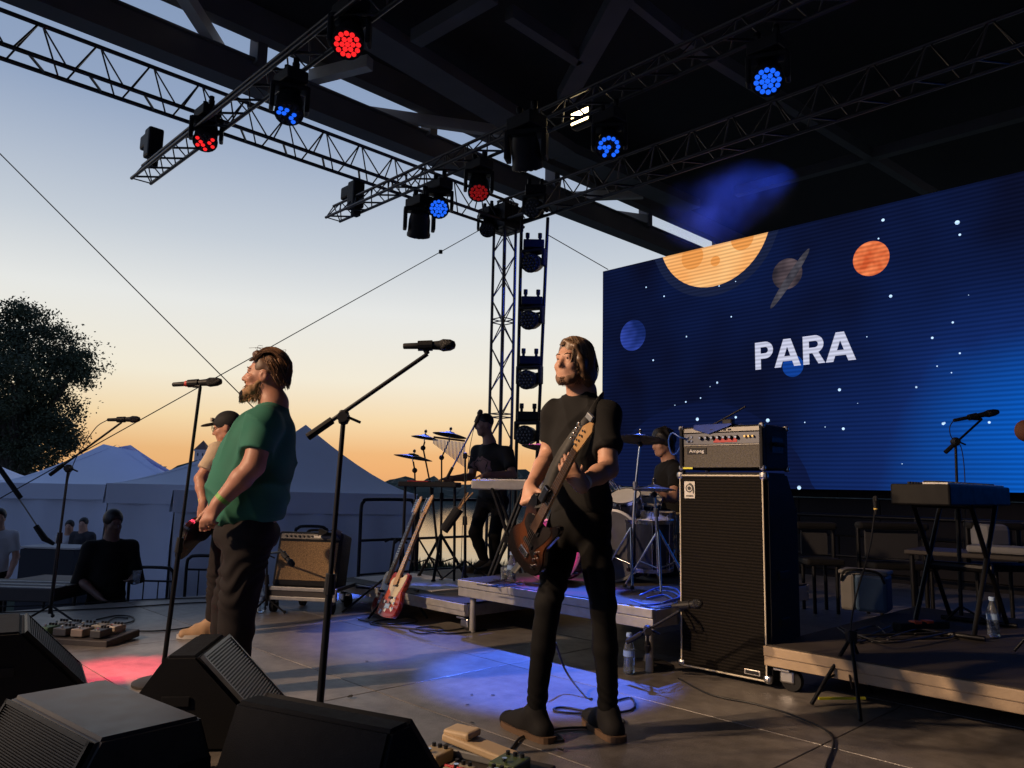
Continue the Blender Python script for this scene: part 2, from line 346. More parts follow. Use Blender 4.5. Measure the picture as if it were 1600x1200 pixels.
# corner tower
tw = thing('truss_tower', 'slim square truss tower at the far corner of the stage', 'tower', V((TX.x, 13, -1)), TH)
hw = .135; TH_ = TZ+1.3
cs = [(-hw, -hw), (hw, -hw), (hw, hw), (-hw, hw)]
for c in cs: rod('chord', (*c, 0), (*c, TH_), .026, truss_metal, tw, 10)
nseg = 17; p = TH_/nseg
for i in range(nseg):
    for q in range(4):
        a, b_ = (cs[q], cs[(q+1) % 4]) if (i+q) % 2 else (cs[(q+1) % 4], cs[q])
        rod('brace', (*a, i*p+.02), (*b_, (i+1)*p-.02), .010, truss_metal, tw, 6)
        if i % 4 == 0: rod('cross_brace', (*cs[q], i*p), (*cs[(q+1) % 4], i*p), .010, truss_metal, tw, 6); rod('cross_brace', (*cs[q], i*p+.06), (*cs[(q+1) % 4], i*p+.06), .010, truss_metal, tw, 6)
B().box((0, 0, TH_-.2), (.46, .46, .42)).obj('sleeve_block', black_metal, tw); B().box((0, 0, .03), (.7, .7, .06)).obj('base_plate', black_metal, tw)
# light ladder
la, lb = D(815, 345, 12.4), D(856, 340, 12.4); la2, lb2 = D(806, 742, 12.4), D(838, 742, 12.4)
ld = thing('light_ladder', 'upright two-pole ladder of moving heads beside the truss tower', 'light ladder', (la2.x, 12.4, -1))
o0 = V(ld.location); ext = lambda a, b: b + (b-a)*((b.z+1)/(a.z-b.z))
rod('pole', la-o0, ext(la, la2)-o0, .028, black_metal, ld); rod('pole', lb-o0, ext(lb, lb2)-o0, .028, black_metal, ld)
for y in (345, 405, 500, 594, 688):
    k = (y-345)/397; rod('rung', la.lerp(la2, k)-o0, lb.lerp(lb2, k)+V((0, 0, .05))-o0, .024, black_metal, ld)
# ================================================================== MOVING HEADS
def lens_mat(name, col, s): return mat('lens_'+name, (.02, .02, .02), .2, 0, 0, emit=col, estr=s)
LM = {'red': lens_mat('red', (1, .018, .02), 1.15), 'blue': lens_mat('blue', (.012, .13, 1), 1.05), 'dim': mat('lens_off', (.05, .05, .055), .12, 0, 0), 'dimred': lens_mat('dimred', (.5, .01, .01), .35),
      'dimblue': lens_mat('dimblue', (.02, .1, .8), .12), 'warm': lens_mat('warm', (1, .75, .38), 9)}
def moving_head(label, hang, aim, color, group='moving head lights', s=1., rz=TH, lit=1.):
    """hang: point on the truss it is clamped to; head hangs below, aimed at a point"""
    t = thing('moving_head_light', label, 'stage light', hang, rz, group)
    B().bbox((0, 0, -.13*s), (.30*s, .22*s, .12*s), .015).box((.09*s, 0, -.04*s), (.04*s, .06*s, .09*s)).box((-.09*s, 0, -.04*s), (.04*s, .06*s, .09*s)).obj('base', black_plastic, t)
    rod('clamp', (-.09*s, 0, -.02*s), (-.09*s, 0, .05*s), .03*s, black_metal, t); rod('clamp', (.09*s, 0, -.02*s), (.09*s, 0, .05*s), .03*s, black_metal, t)
    piv = V((0, 0, -.40*s)); aw = V(aim)-V(hang); al = M.Rotation(-rz, 3, 'Z') @ (aw - M.Rotation(rz, 3, 'Z') @ piv); al.normalize()
    ya = math.atan2(al.y, al.x) - math.pi/2; yr = M.Rotation(ya, 3, 'Z')
    yk = B()
    yk.bbox(yr @ V((0, 0, -.22*s)), (.34*s, .14*s, .05*s), .015, yr)
    for sg in (-1, 1): yk.bbox(yr @ V((sg*.165*s, 0, -.33*s)), (.045*s, .13*s, .26*s), .015, yr)
    yk.obj('yoke', black_plastic, t)
    hd = B().lathe([(.05*s, -.17*s), (.105*s, -.15*s), (.125*s, -.06*s), (.13*s, .08*s), (.138*s, .10*s), (.138*s, .13*s), (.125*s, .132*s)], n=20).obj('head', black_plastic, t, auto=40)
    hd.location = piv; hd.rotation_mode = 'QUATERNION'; hd.rotation_quaternion = al.to_track_quat('Z', 'Y')
    lb_ = B(); k = 0
    B().cyl((0, 0, .125*s), (0, 0, .131*s), .122*s, n=20).obj('face_plate', black_plastic, hd)
    rings = [(0, 1), (.047, 6), (.094, 12)]; rest = B(); lits = lit if lit <= 1 else 1
    for r_, c_ in rings:
        for q in range(c_):
            a = 2*math.pi*q/c_; (lb_ if random.random() < lits else rest).ball((r_*s*math.cos(a), r_*s*math.sin(a), .130*s), .0242*s, 8, (1, 1, .55))
    if lb_.v: tag(lb_.obj('lenses', LM[color], hd, True), kind='stuff')
    if rest.v: tag(rest.obj('unlit_lenses', LM['dim'], hd, True), kind='stuff')
    return t
poolR, poolB, poolC, poolP = G(190, 1045), G(900, 1045), G(470, 940), G(640, 985)
def hangpt(px, py, sv, drop=.40, s=1.):
    p = on_truss(px, py, sv); return p + V((0, 0, drop*s))
cams = CAMP
def mh(label, px, py, sv, color, aim, lit=1., s=1.):
    return moving_head(label, hangpt(px, py, sv, .40, s), aim, color, s=s, lit=lit)
mh('moving head with red lit lower lenses near the free end of the nearer truss', 322, 212, 3.29, 'red', G(200, 1000), .5)
mh('moving head with only a few blue lenses showing on the nearer truss', 452, 165, 3.29, 'blue', G(430, 1050), .3)
mh('moving head with its whole face of lenses glowing red at top centre', 546, 60, 3.29, 'red', G(150, 1300))
mh('unlit moving head hanging lowest on the farther truss, face turned away', 655, 352, 5.85, 'dim', G(560, 900) + V((0, 3, 0)), 1, 1.12)
mh('moving head with round blue glowing face beside the unlit hanging one', 686, 322, 6.0, 'blue', G(560, 1250))
mh('dark moving head with a faint red rim just left of the tower top', 748, 292, 6.05, 'dimred', G(760, 1000))
mh('large dark unlit moving head in front of the tower top', 822, 240, 5.6, 'dim', G(900, 920) + V((0, 2, 0)), 1, 1.25)
mh('moving head with half its blue lenses showing, above the bass player', 952, 224, 6.0, 'blue', G(850, 1350), .6)
mh('moving head with full blue face at upper right below the dark roof', 1200, 120, 6.0, 'blue', G(1060, 1600))
mh('unlit moving head under the side truss just left of the tower', 762, 355, 8.6, 'dim', G(700, 960), 1, 1.0)
for i, y in enumerate((352, 440, 530, 622, 706)):
    k = (y-345-28)/397; pm_ = la.lerp(la2, k).lerp(lb.lerp(lb2, k), .5)
    moving_head(['topmost', 'second', 'third', 'fourth', 'lowest'][i] + ' unlit moving head on the two-pole ladder, counted from the top', pm_ + V((0, -.05, .40)), pm_ + V((-2.5, -6, -2.2 + .5*i)), 'dim', 'ladder lights', 1.15, rz=0)
# small warm work light behind the farther truss
wp = on_truss(906, 182, 6.3); t = thing('work_light', 'small warm white floodlight shining behind the farther truss', 'stage light', wp, TH)
B().bbox((0, .06, 0), (.3, .12, .2), .02).obj('housing', black_metal, t); B().box((0, -.005, 0), (.25, .01, .14)).obj('lamp_glass', LM['warm'], t); rod('bracket', (0, .06, .1), (0, .06, .35), .015, black_metal, t)
# chain hoists
def hoist(label, px, py, sv, ztop):
    p = on_truss(px, py, sv); t = thing('chain_hoist', label, 'hoist', p, TH, 'chain hoists')
    B().bbox((0, 0, 0), (.20, .2, .42), .03).obj('motor', black_plastic, t); B().bbox((-.2, 0, .08), (.24, .17, .2), .03).obj('motor_cover', black_plastic, t); B().bbox((.02, 0, -.26), (.12, .12, .16), .02).obj('chain_bag', fabric_black, t)
    ch = B(); z = .2; i = 0
    while z < ztop-p.z:
        ch.box((0.03, 0, z), (.022 if i % 2 else .008, .008 if i % 2 else .022, .034)); z += .026; i += 1
    ch.obj('chain', steel, t); B().bbox((.03, 0, ztop-p.z-.12), (.05, .05, .16), .015).obj('hook_block', black_metal, t)
hoist('chain hoist holding up the free end of the nearer truss', 240, 225, 3.35, TZ)
hoist('chain hoist holding up the free end of the farther truss', 556, 305, 6.05, TZ)
# guy wires
def wire(label, a, b, r=.006, blob=None):
    t = thing('guy_wire', label, 'wire', a); d = V(b)-V(a); rod('cable', (0, 0, 0), d, r, black_metal, t, 6)
    if blob: B().bbox(d*blob, (.06, .06, .06), .01).obj('turnbuckle', black_metal, t)
wire('guy wire slanting down from the upper left edge behind the singer', D(-60, 180, 9.0), D(400, 641, 10.2), .0075)
wire('guy wire rising from the lower left tents to the tower top', D(-20, 790, 9.2), D(752, 358, 12.7), .0075, .885)
wire('short guy wire from the tower down to the screen corner', D(856, 367, 12.9), D(950, 421, 14.2), .008)
# ================================================================== LED SCREEN
SV = 10.9
def SC(px, py):
    p = on_truss(px, py, SV); return su_of(p), p.z
sl, zt_ = SC(942, 420); _, zb_ = SC(1250, 764); sr = 3.6; zt_ = 5.15
scr = thing('led_screen', 'giant video wall showing planets and the word PARA', 'screen', ST(0, SV, 0), TH)
def scan(n, L, src):
    co = n.new('ShaderNodeTexCoord'); wv = n.new('ShaderNodeTexWave'); wv.bands_direction = 'Z'; wv.inputs['Scale'].default_value = 5.2; wv.inputs['Distortion'].default_value = .4; wv.inputs['Detail Scale'].default_value = .3
    L(co.outputs['Object'], wv.inputs['Vector']); m1 = n.new('ShaderNodeMapRange'); m1.inputs['To Min'].default_value = .72; m1.inputs['To Max'].default_value = 1.12; L(wv.outputs['Fac'], m1.inputs['Value'])
    s_ = n.new('ShaderNodeVectorMath'); s_.operation = 'SCALE'; L(src, s_.inputs[0]); L(m1.outputs[0], s_.inputs['Scale']); return s_.outputs[0]
def led_mat(name, c0, c1=None, nscale=3., strength=1.):
    m = bpy.data.materials.new(name); m.use_nodes = True; t = m.node_tree; n = t.nodes; L = t.links.new; n.remove(n['Principled BSDF']); e = n.new('ShaderNodeEmission'); e.inputs[1].default_value = strength
    co = n.new('ShaderNodeTexCoord'); nz = n.new('ShaderNodeTexNoise'); nz.inputs['Scale'].default_value = nscale; L(co.outputs['Object'], nz.inputs['Vector'])
    cr = n.new('ShaderNodeValToRGB'); cr.color_ramp.elements[0].position = .35; cr.color_ramp.elements[1].position = .65
    cr.color_ramp.elements[0].color = (*c0, 1); cr.color_ramp.elements[1].color = (*(c1 or c0), 1); L(nz.outputs['Fac'], cr.inputs[0])
    L(scan(n, L, cr.outputs[0]), e.inputs[0]); L(e.outputs[0], n['Material Output'].inputs[0]); return m
m = bpy.data.materials.new('led_space'); m.use_nodes = True; n = m.node_tree.nodes; L = m.node_tree.links.new; n.remove(n['Principled BSDF'])
co = n.new('ShaderNodeTexCoord'); sp = n.new('ShaderNodeSeparateXYZ'); L(co.outputs['Object'], sp.inputs[0])
gx = n.new('ShaderNodeMapRange'); gx.inputs['From Min'].default_value = -6.0; gx.inputs['From Max'].default_value = -1.0; gx.interpolation_type = 'SMOOTHSTEP'; L(sp.outputs['X'], gx.inputs['Value'])
gz = n.new('ShaderNodeMapRange'); gz.inputs['From Min'].default_value = 4.6; gz.inputs['From Max'].default_value = 1.6; gz.interpolation_type = 'SMOOTHSTEP'; L(sp.outputs['Z'], gz.inputs['Value'])
mm = n.new('ShaderNodeMath'); mm.operation = 'MULTIPLY'; L(gx.outputs[0], mm.inputs[0]); L(gz.outputs[0], mm.inputs[1])
nz = n.new('ShaderNodeTexNoise'); nz.inputs['Scale'].default_value = .55; nz.inputs['Detail'].default_value = 2; L(co.outputs['Object'], nz.inputs['Vector'])
ma = n.new('ShaderNodeMath'); ma.operation = 'MULTIPLY_ADD'; ma.inputs[1].default_value = .5; ma.inputs[2].default_value = -.18; L(nz.outputs['Fac'], ma.inputs[0])
mb = n.new('ShaderNodeMath'); mb.operation = 'ADD'; L(mm.outputs[0], mb.inputs[0]); L(ma.outputs[0], mb.inputs[1])
cr = n.new('ShaderNodeValToRGB'); E_ = cr.color_ramp.elements; E_.new(.45)
for e, (p_, c_) in zip(E_, ((.0, (.0035, .005, .020)), (.42, (.006, .022, .125)), (1.0, (.002, .12, .62)))): e.position = p_; e.color = (*c_, 1)
L(mb.outputs[0], cr.inputs[0]); em = n.new('ShaderNodeEmission'); L(scan(n, L, cr.outputs[0]), em.inputs[0]); L(em.outputs[0], n['Material Output'].inputs[0])
B().add([(sl, 0, zb_), (sr, 0, zb_), (sr, 0, zt_), (sl, 0, zt_)], [(0, 1, 2, 3)]).obj('display', m, scr)
B().box(((sl+sr)/2, .07, (zb_+zt_)/2), (sr-sl, .12, zt_-zb_)).obj('cabinet', black_plastic, scr)
def disc(name, px, py, rpx, mt, n=40, y=-.004, clip=True, sq=1., rot=0.):
    x, z = SC(px, py); x2, _ = SC(px+rpx, py); r = abs(x2-x); pts = []
    r = abs(SC(px, py-rpx)[1]-z)
    for i in range(n):
        a = 2*math.pi*i/n; qx, qz = r*math.cos(a), r*math.sin(a)*sq; qx, qz = qx*math.cos(rot)-qz*math.sin(rot), qx*math.sin(rot)+qz*math.cos(rot)
        pts.append((max(x+qx, sl+.002), y, max(zb_+.002, min(z+qz, zt_-.002))))
    return B().add(pts, [tuple(range(n))]).obj(name, mt, scr)
disc('planet_halo', 1113, 352, 108, led_mat('led_halo', (.010, .016, .05)), 48, -.003)
disc('orange_planet', 1113, 352, 94, led_mat('led_orange', (.95, .42, .13), (1.0, .55, .22), 1.2), 56, -.004)
cm = led_mat('led_crater', (.85, .33, .08)); cm2 = led_mat('led_edge', (1, .62, .30))
for q in ((1082, 402, 19), (1160, 372, 19), (1055, 385, 10), (1118, 408, 8)): disc('crater', *q, cm, 24, -.006)
disc('red_planet', 1361, 404, 27, led_mat('led_red', (.62, .10, .03), (.95, .25, .09), 5), 40)
disc('grey_planet', 1230, 428, 24, led_mat('led_grey', (.018, .016, .025), (.11, .08, .09), 2.6), 36)
disc('planet_ring', 1234, 436, 52, led_mat('led_ring', (.010, .011, .02), (.085, .08, .10), 4), 40, -.006, sq=.12, rot=R(52))
disc('blue_planet', 989, 524, 24, led_mat('led_blue', (.008, .02, .12), (.035, .07, .42), 1.8), 36)
disc('small_blue_planet', 1239, 572, 17, led_mat('led_smallblue', (.006, .05, .30)), 30, -.003)
disc('nebula', 1090, 800, 190, led_mat('led_neb2', (.0045, .009, .045)), 48, -.0025, sq=.9)
st = B(); srng = random.Random(3)
def star(px, py, r):
    x, z = SC(px, py); st.add([(x+r*math.cos(a), -.008, z+r*math.sin(a)) for a in [k*math.pi/4 for k in range(8)]], [tuple(range(8))])
for px, py, r in ((1090, 655, .028), (1150, 652, .02), (1135, 657, .014), (1496, 348, .03), (1500, 367, .016), (1380, 344, .022), (1392, 463, .022), (1200, 657, .03), (1249, 762, .03), (1010, 449, .014), (1038, 463, .014), (1073, 526, .014), (1021, 563, .016),
                  (1143, 495, .012), (1124, 447, .012), (1121, 598, .018), (1072, 628, .014), (1095, 622, .012), (1312, 609, .022), (1318, 670, .02), (1457, 528, .016), (1489, 504, .014), (1432, 605, .014), (1476, 661, .014), (1474, 662, .018), (1500, 552, .012), (1546, 660, .016), (1373, 373, .012)):
    star(px, py, r)
for i in range(16): star(srng.uniform(960, 1590), srng.uniform(430, 750), srng.uniform(.005, .010))
tag(st.obj('stars', led_mat('led_star', (.5, .72, 1.0), strength=1.3), scr), kind='stuff')
def text_mesh(name, body, h, m, parent, loc, rot, bold=0., ext=0., align='LEFT', sx=1.):
    cu = bpy.data.curves.new(name, 'FONT'); cu.body = body; cu.size = 1; cu.offset = bold; cu.extrude = ext; cu.align_x = align; cu.resolution_u = 3
    tmp = bpy.data.objects.new('tmp', cu); COL.objects.link(tmp); dg = bpy.context.evaluated_depsgraph_get()
    me = bpy.data.meshes.new_from_object(tmp.evaluated_get(dg)); bpy.data.objects.remove(tmp)
    hs = max(v.co.y for v in me.vertices)-min(v.co.y for v in me.vertices)
    for v in me.vertices: v.co *= h/hs; v.co.x *= sx
    o = put(name, me, m, parent); o.location = loc; o.rotation_euler = rot; return o
x0, z0 = SC(1181, 578); x1, z1 = SC(1338, 558); xh, zh = SC(1181, 536)
lw = (x1-x0); lh = zh-z0; wm_ = led_mat('led_white', (.62, .64, .82), strength=.95); xs = x0
def letter(ch, x, w):
    b_ = B(); y = [-.010]; t = lh*.22
    def q(pts): y[0] -= .0006; b_.add([(x+px_*w, y[0], z0+pz*lh) for px_, pz in pts], [tuple(range(len(pts)))])
    if ch in 'PR':
        s_ = t/w; q([(0, 0), (s_, 0), (s_, 1), (0, 1)])
        zc, ro, ri, k = (.69, .31, .115, 10); cx = .95-ro*lh/w
        q([(s_, 1), (s_, .805), (cx, .805), (cx, 1)]); q([(s_, .575), (s_, .38), (cx, .38), (cx, .575)])
        for i in range(k):
            a0, a1 = math.pi*(i/k-.5), math.pi*((i+1)/k-.5); e = lambda r, a: (cx+r*math.cos(a)*lh/w, zc+r*math.sin(a)); q([e(ri, a0), e(ro, a0), e(ro, a1), e(ri, a1)])
        if ch == 'R': q([(.42, .40), (.70, 0), (1.0, 0), (.70, .42)])
    else:
        q([(0, 0), (.25, 0), (.60, 1), (.36, 1)]); q([(.75, 0), (1, 0), (.64, 1), (.40, 1)]); q([(.25, .2), (.75, .2), (.70, .38), (.30, .38)])
    return b_.obj('letter', wm_, scr)
for ch, a, w in (('P', 0, .205), ('A', .205, .27), ('R', .50, .215), ('A', .72, .28)): letter(ch, x0+a*lw, w*lw)
# ================================================================== wall and rails behind the back riser
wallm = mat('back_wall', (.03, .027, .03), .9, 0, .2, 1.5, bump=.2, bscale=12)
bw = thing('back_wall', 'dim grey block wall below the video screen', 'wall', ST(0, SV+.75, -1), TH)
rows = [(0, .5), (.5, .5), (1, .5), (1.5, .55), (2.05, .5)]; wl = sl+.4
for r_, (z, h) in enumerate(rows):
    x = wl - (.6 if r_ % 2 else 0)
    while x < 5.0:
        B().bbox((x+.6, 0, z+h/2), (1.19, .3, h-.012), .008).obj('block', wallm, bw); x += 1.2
# unseen black drape, added beyond the right edge to keep light off the stage
dr = B(); pts = []
for i in range(241):
    y = -10+24*i/240
    for z in (-1, 8.3): pts.append((5.5+.07*math.sin(i*1.3)+.03*math.sin(i*.37), y, z))
dr.add(pts, [(2*i, 2*i+2, 2*i+3, 2*i+1) for i in range(240)]); dro = tag(dr.obj('light_block_drape', mat('drape_black', (.012, .012, .013), .95), None, True), 'tall unseen black drape added to block light from the right', 'curtain'); dro.rotation_euler = (0, 0, TH)
# ================================================================== STAGE GEAR
def locr(p, o): return V(p)-V(o)
grille_m = mat('grille_metal', (.014, .014, .015), .5, .6, .2, 40)
amp_cover = mat('monitor_paint', (.008, .008, .009), .75, 0, .25, 30, bump=.25, bscale=350)
# ---- wedge monitors
def wedge(label, loc, rz, w=.56, prof=None, slats=0, m=None):
    prof = prof or [(-.27, 0), (-.27, .07), (.03, .38), (.15, .38), (.27, .2), (.27, 0)]
    t = thing('stage_monitor', label, 'stage monitor', loc, rz, 'wedge monitors along the stage front')
    n = len(prof); bm = bmesh.new(); vs = [[bm.verts.new((x, y, z)) for y, z in prof] for x in (-w/2, w/2)]
    bm.faces.new(vs[0]); bm.faces.new(vs[1][::-1])
    for i in range(n): bm.faces.new((vs[0][i], vs[1][i], vs[1][(i+1) % n], vs[0][(i+1) % n]))
    bmesh.ops.recalc_face_normals(bm, faces=bm.faces[:]); bmesh.ops.bevel(bm, geom=bm.edges[:], offset=.012, segments=2, affect='EDGES')
    B().frombm(bm).obj('cabinet', m or amp_cover, t, auto=35)
    a, b_ = V((0, *prof[1])), V((0, *prof[2])); d = (b_-a); ln = d.length; d.normalize(); nn = V((0, -d.z, d.y)); nn = nn if nn.y < 0 else -nn
    q = M((V((1, 0, 0)), d, nn)).transposed()
    g_ = B(); k = slats or 26
    for i in range(k):
        c = a + d*(.03+(ln-.06)*(i+.5)/k) + nn*.008; g_.box(c, (w-.05, (ln-.06)/k*.45, .012), q)
    for s_ in (-1, 1): g_.box(a+d*(ln/2)+nn*.010+V((s_*(w/2-.02), 0, 0)), (.014, ln-.03, .016), q)
    g_.box(a+d*.022+nn*.010, (w-.03, .014, .016), q); g_.box(a+d*(ln-.022)+nn*.010, (w-.03, .014, .016), q)
    g_.obj('grille', grille_m if not slats else mat('grille_bright', (.30, .29, .27), .4, .8, .2, 40), t)
    B().box(a+d*(ln/2)+nn*.001, (w-.04, ln-.05, .004), q).obj('speaker_baffle', black_plastic, t)
    for s_ in (-1, 1): B().bbox((s_*(w/2+.004), .1, .2), (.004, .11, .04), .0015).obj('side_handle', rubber, t)
    return t
def flat(v): v = V(v); v.z = 0; return v
A, Bq = flat(G(34, 987, .38)), flat(G(176, 1078, .07)); ly = (A-Bq).normalized(); wz = math.atan2(-ly.x, ly.y); lx = V((math.cos(wz), math.sin(wz), 0)); sgn = 1 if lx.dot(-A) > 0 else -1
wedge('black wedge monitor at the left edge seen from its side', A-ly*.03-lx*sgn*.30, wz, .6)
A, A2 = flat(G(307, 1025, .38)), flat(G(352, 990, .38)); lx = (A2-A).normalized(); ly = V((-lx.y, lx.x, 0))
wedge('wedge monitor in front of the singer with bright slatted grille', (A+A2)/2-ly*.03, math.atan2(lx.y, lx.x), (A2-A).length, slats=27)
A, A2, A3 = flat(G(24, 1088, .35)), flat(G(150, 1152, .35)), flat(G(345, 1130, .35)); lx = (A2-A).normalized(); ly = V((-lx.y, lx.x, 0)); dp = (A3-A2).dot(ly)
wedge('low flat-topped monitor in the bottom left corner, grey top', (A+A2)/2+ly*.2, math.atan2(lx.y, lx.x), (A2-A).length+.05, prof=[(-.34, 0), (-.32, .12), (-.2, .35), (dp-.2, .35), (dp-.15, .2), (dp-.15, 0)], m=mat('worn_grey_skylit', (.075, .07, .068), .45, 0, .3, 12))  # worn grey, lightened to stand for sky reflected on its top
A, A2 = flat(G(368, 1095, .40)), flat(G(612, 1142, .40)); lx = (A-A2).normalized(); ly = V((-lx.y, lx.x, 0))
wedge('dark monitor at the bottom centre with its back to the camera', (A+A2)/2-ly*.13, math.atan2(lx.y, lx.x), (A2-A).length, [(-.25, 0), (-.27, .07), (.03, .40), (.13, .40), (.27, .05), (.27, 0)])
# ---- microphones and stands
def mic_parts(t, a, b_, ring=None, r=.017, ball=.026):
    """mic from tail a to head b (local)"""
    a, b_ = V(a), V(b_); d = (b_-a).normalized(); ln = (b_-a).length; q = d.to_track_quat('Z', 'Y').to_matrix()
    B().lathe([(r*.6, 0), (r*.72, .004), (r*.8, ln*.3), (r*1.15, ln*.68), (r*1.3, ln*.72)], a, q, 14).obj('microphone_body', black_plastic, t, auto=40)
    B().lathe([(r*1.35, ln*.72), (ball*.95, ln*.74), (ball*1.03, ln*.765), (ball, ln*.80), (ball*.93, ln*.9), (ball*.6, ln*.98), (.004, ln)], a, q, 16).obj('microphone_grille', mat('mic_mesh', (.035, .035, .038), .5, .7, .2, 200, bump=.5, bscale=900), t, auto=60)
    if ring: B().lathe([(r*.95, ln*.26), (r*.98, ln*.27), (r*1.0, ln*.33), (r*.96, ln*.34)], a, q, 14).obj('colour_ring', mat('ring_'+ring[0], ring[1], .5), t)
def mic_stand(label, base, joint, tip, tail=None, mic=None, basek='round', ring=None, r=.011, group='microphone stands', legs=.3, colour=None, mid=.5, cable=None, nm='microphone_stand', cat='microphone stand'):
    """base on floor, joint top of upright, tail-tip the boom (or tip None), mic=(tail,head)"""
    t = thing(nm, label, cat, base, 0, group); J = V(joint)-V(base); m = black_metal; foot = V((0, 0, 0))
    if basek == 'round':
        B().lathe([(.15, 0), (.15, .012), (.13, .022), (.03, .03), (.022, .06), (.018, .07)], n=32).obj('base', mat('cast_base', (.05, .045, .042), .6, .3, .25, 20), t, auto=40)
    else:
        a0 = random.random()*2
        for k in range(3):
            a = a0+k*2.094; rod('leg', J.normalized()*(.12+.1*(legs > .25)), (legs*math.cos(a), legs*math.sin(a), .012), .008, m, t); B().ball((legs*math.cos(a), legs*math.sin(a), .014), .014, 8).obj('foot', rubber, t)
        foot = J.normalized()*.06
    up = J.normalized(); rod('lower_tube', foot, up*(J.length*mid), r*1.25, m, t); rod('upper_tube', up*(J.length*mid), J, r*.85, m, t)
    B().cyl(up*(J.length*mid-.05), up*(J.length*mid+.03), r*2.0, r*1.6, 12).obj('clutch', black_plastic, t)
    if tip is not None:
        T_ = V(tip)-V(base); tl = (V(tail)-V(base)) if tail is not None else J
        rod('boom', tl, T_, r*.75, colour or m, t); bd = (T_-tl).normalized(); B().cyl(tl, tl+bd*.12, r*1.35, n=10).obj('counterweight', rubber, t)
        B().bbox(J, (.04, .04, .06), .012).cyl(J+V((0, -.03, 0)), J+V((0, .03, 0)), .022).cyl(J+V((.02, 0, 0)), J+V((.07, 0, -.02)), .006).obj('boom_clamp', black_plastic, t)
    else: T_ = J
    if mic is not None:
        ma, mb_ = V(mic[0])-V(base), V(mic[1])-V(base); c = ma.lerp(mb_, .42); md = (mb_-ma).normalized()
        B().cyl(T_, c-V((0, 0, .012)), .010, .013, 8).cyl(c-md*.03, c+md*.03, .022, .023, 12).obj('microphone_clip', black_plastic, t); mic_parts(t, ma, mb_, ring)
        if cable: B().tube(bez([V(p)-V(base) for p in cable]), .0032, 6).obj('cable', cable_mat, t)
    return t
mic_stand('straight stand with round base and red-ringed microphone before the singer', G(252, 1068), D(313, 604, 4.22), None, None, (D(270, 601, 4.25), D(347, 596, 4.22)), 'round', ('red', (.6, .03, .02)), mid=.47,
          cable=None)
mic_stand('tall boom stand with microphone at centre between singer and bass player', V((D(494, 1150, 3.15).x, 3.15, 0)), D(537, 652, 3.15), D(668, 553, 3.15), D(481, 683, 3.15), (D(630, 541, 3.15), D(712, 539, 3.15)), 'round', mid=.52, r=.012)
mic_stand('far left boom stand with microphone in front of the tents', D(76, 972, 5.8), D(107, 732, 5.8), D(190, 660, 5.8), D(78, 742, 5.8), (D(168, 656, 5.8), D(219, 655, 5.8)), 'tri', mid=.55, legs=.2,
          cable=[D(168, 656, 5.8), D(150, 668, 5.8), D(128, 700, 5.8), D(116, 722, 5.78), D(104, 760, 5.77), D(92, 850, 5.78), D(80, 960, 5.8)])
mic_stand('boom stand with microphone behind the keyboard at the right', V((D(1498, 900, 5.4).x, 5.4, .24)), D(1493, 690, 5.4), D(1534, 655, 5.4), D(1477, 707, 5.4), (D(1490, 657, 5.4), D(1561, 643, 5.4)), 'tri', mid=.6, legs=.2,
          cable=[D(1490, 657, 5.4), D(1484, 668, 5.4), D(1487, 684, 5.4), D(1502, 700, 5.4), D(1508, 760, 5.4), D(1506, 860, 5.4)])
mic_stand('percussionist stand with blue taped boom and black upright', V((D(727, 900, 7.3).x, 7.3, .2)), D(727, 712, 7.3), D(748, 652, 7.3), D(698, 748, 7.3), (D(741, 668, 7.3), D(752, 640, 7.3)), 'tri', mid=.5, legs=.3, colour=cable_blue,
          cable=[D(741, 668, 7.3), D(738, 680, 7.3), D(733, 710, 7.28), D(724, 800, 7.28), D(720, 890, 7.3)])
mic_stand('short stand aiming a microphone at the tall bass cabinet', G(1012, 1040), D(1012, 985, 4.6), D(1070, 950, 4.45), D(980, 1003, 4.7), (D(1050, 947, 4.45), D(1098, 943, 4.36)), 'round', ('orange', (.7, .15, .03)), mid=.6)
# tripod with slim gooseneck at right front
bp_ = G(1318, 1098); t = thing('tripod_stand', 'black tripod with slim upright before the right riser', 'microphone stand', bp_, 0, 'microphone stands')
apx = D(1330, 995, bp_.y)-bp_
for q in ((1268, 1104), (1345, 1130), (1362, 1085)): rod('leg', apx, G(*q)-bp_+V((0, 0, .012)), .010, black_metal, t)
for q in ((1268, 1104), (1345, 1130), (1362, 1085)): rod('brace', apx*.55, (G(*q)-bp_)*.6+V((0, 0, .12)), .006, black_metal, t)
B().tube(bez([apx-V((0, 0, .1)), apx+V((0, 0, .05)), D(1338, 930, bp_.y+.05)-bp_, D(1358, 860, bp_.y+.1)-bp_, D(1367, 800, bp_.y+.1)-bp_]), .005, 8).obj('gooseneck', black_metal, t)
c = D(1368, 790, bp_.y+.1)-bp_; mic_parts(t, c-V((.0, 0, .05)), c+V((0, 0, .055)), ('gold', (.7, .5, .12)), .011, .014)
B().bbox(apx, (.05, .05, .07), .01).obj('hub', black_plastic, t); B().box((-.02, -.03, .03), (.26, .012, .012), rz_(.1)).obj('tape_strip', mat('yellow_tape', (.75, .72, .05), .5), t)

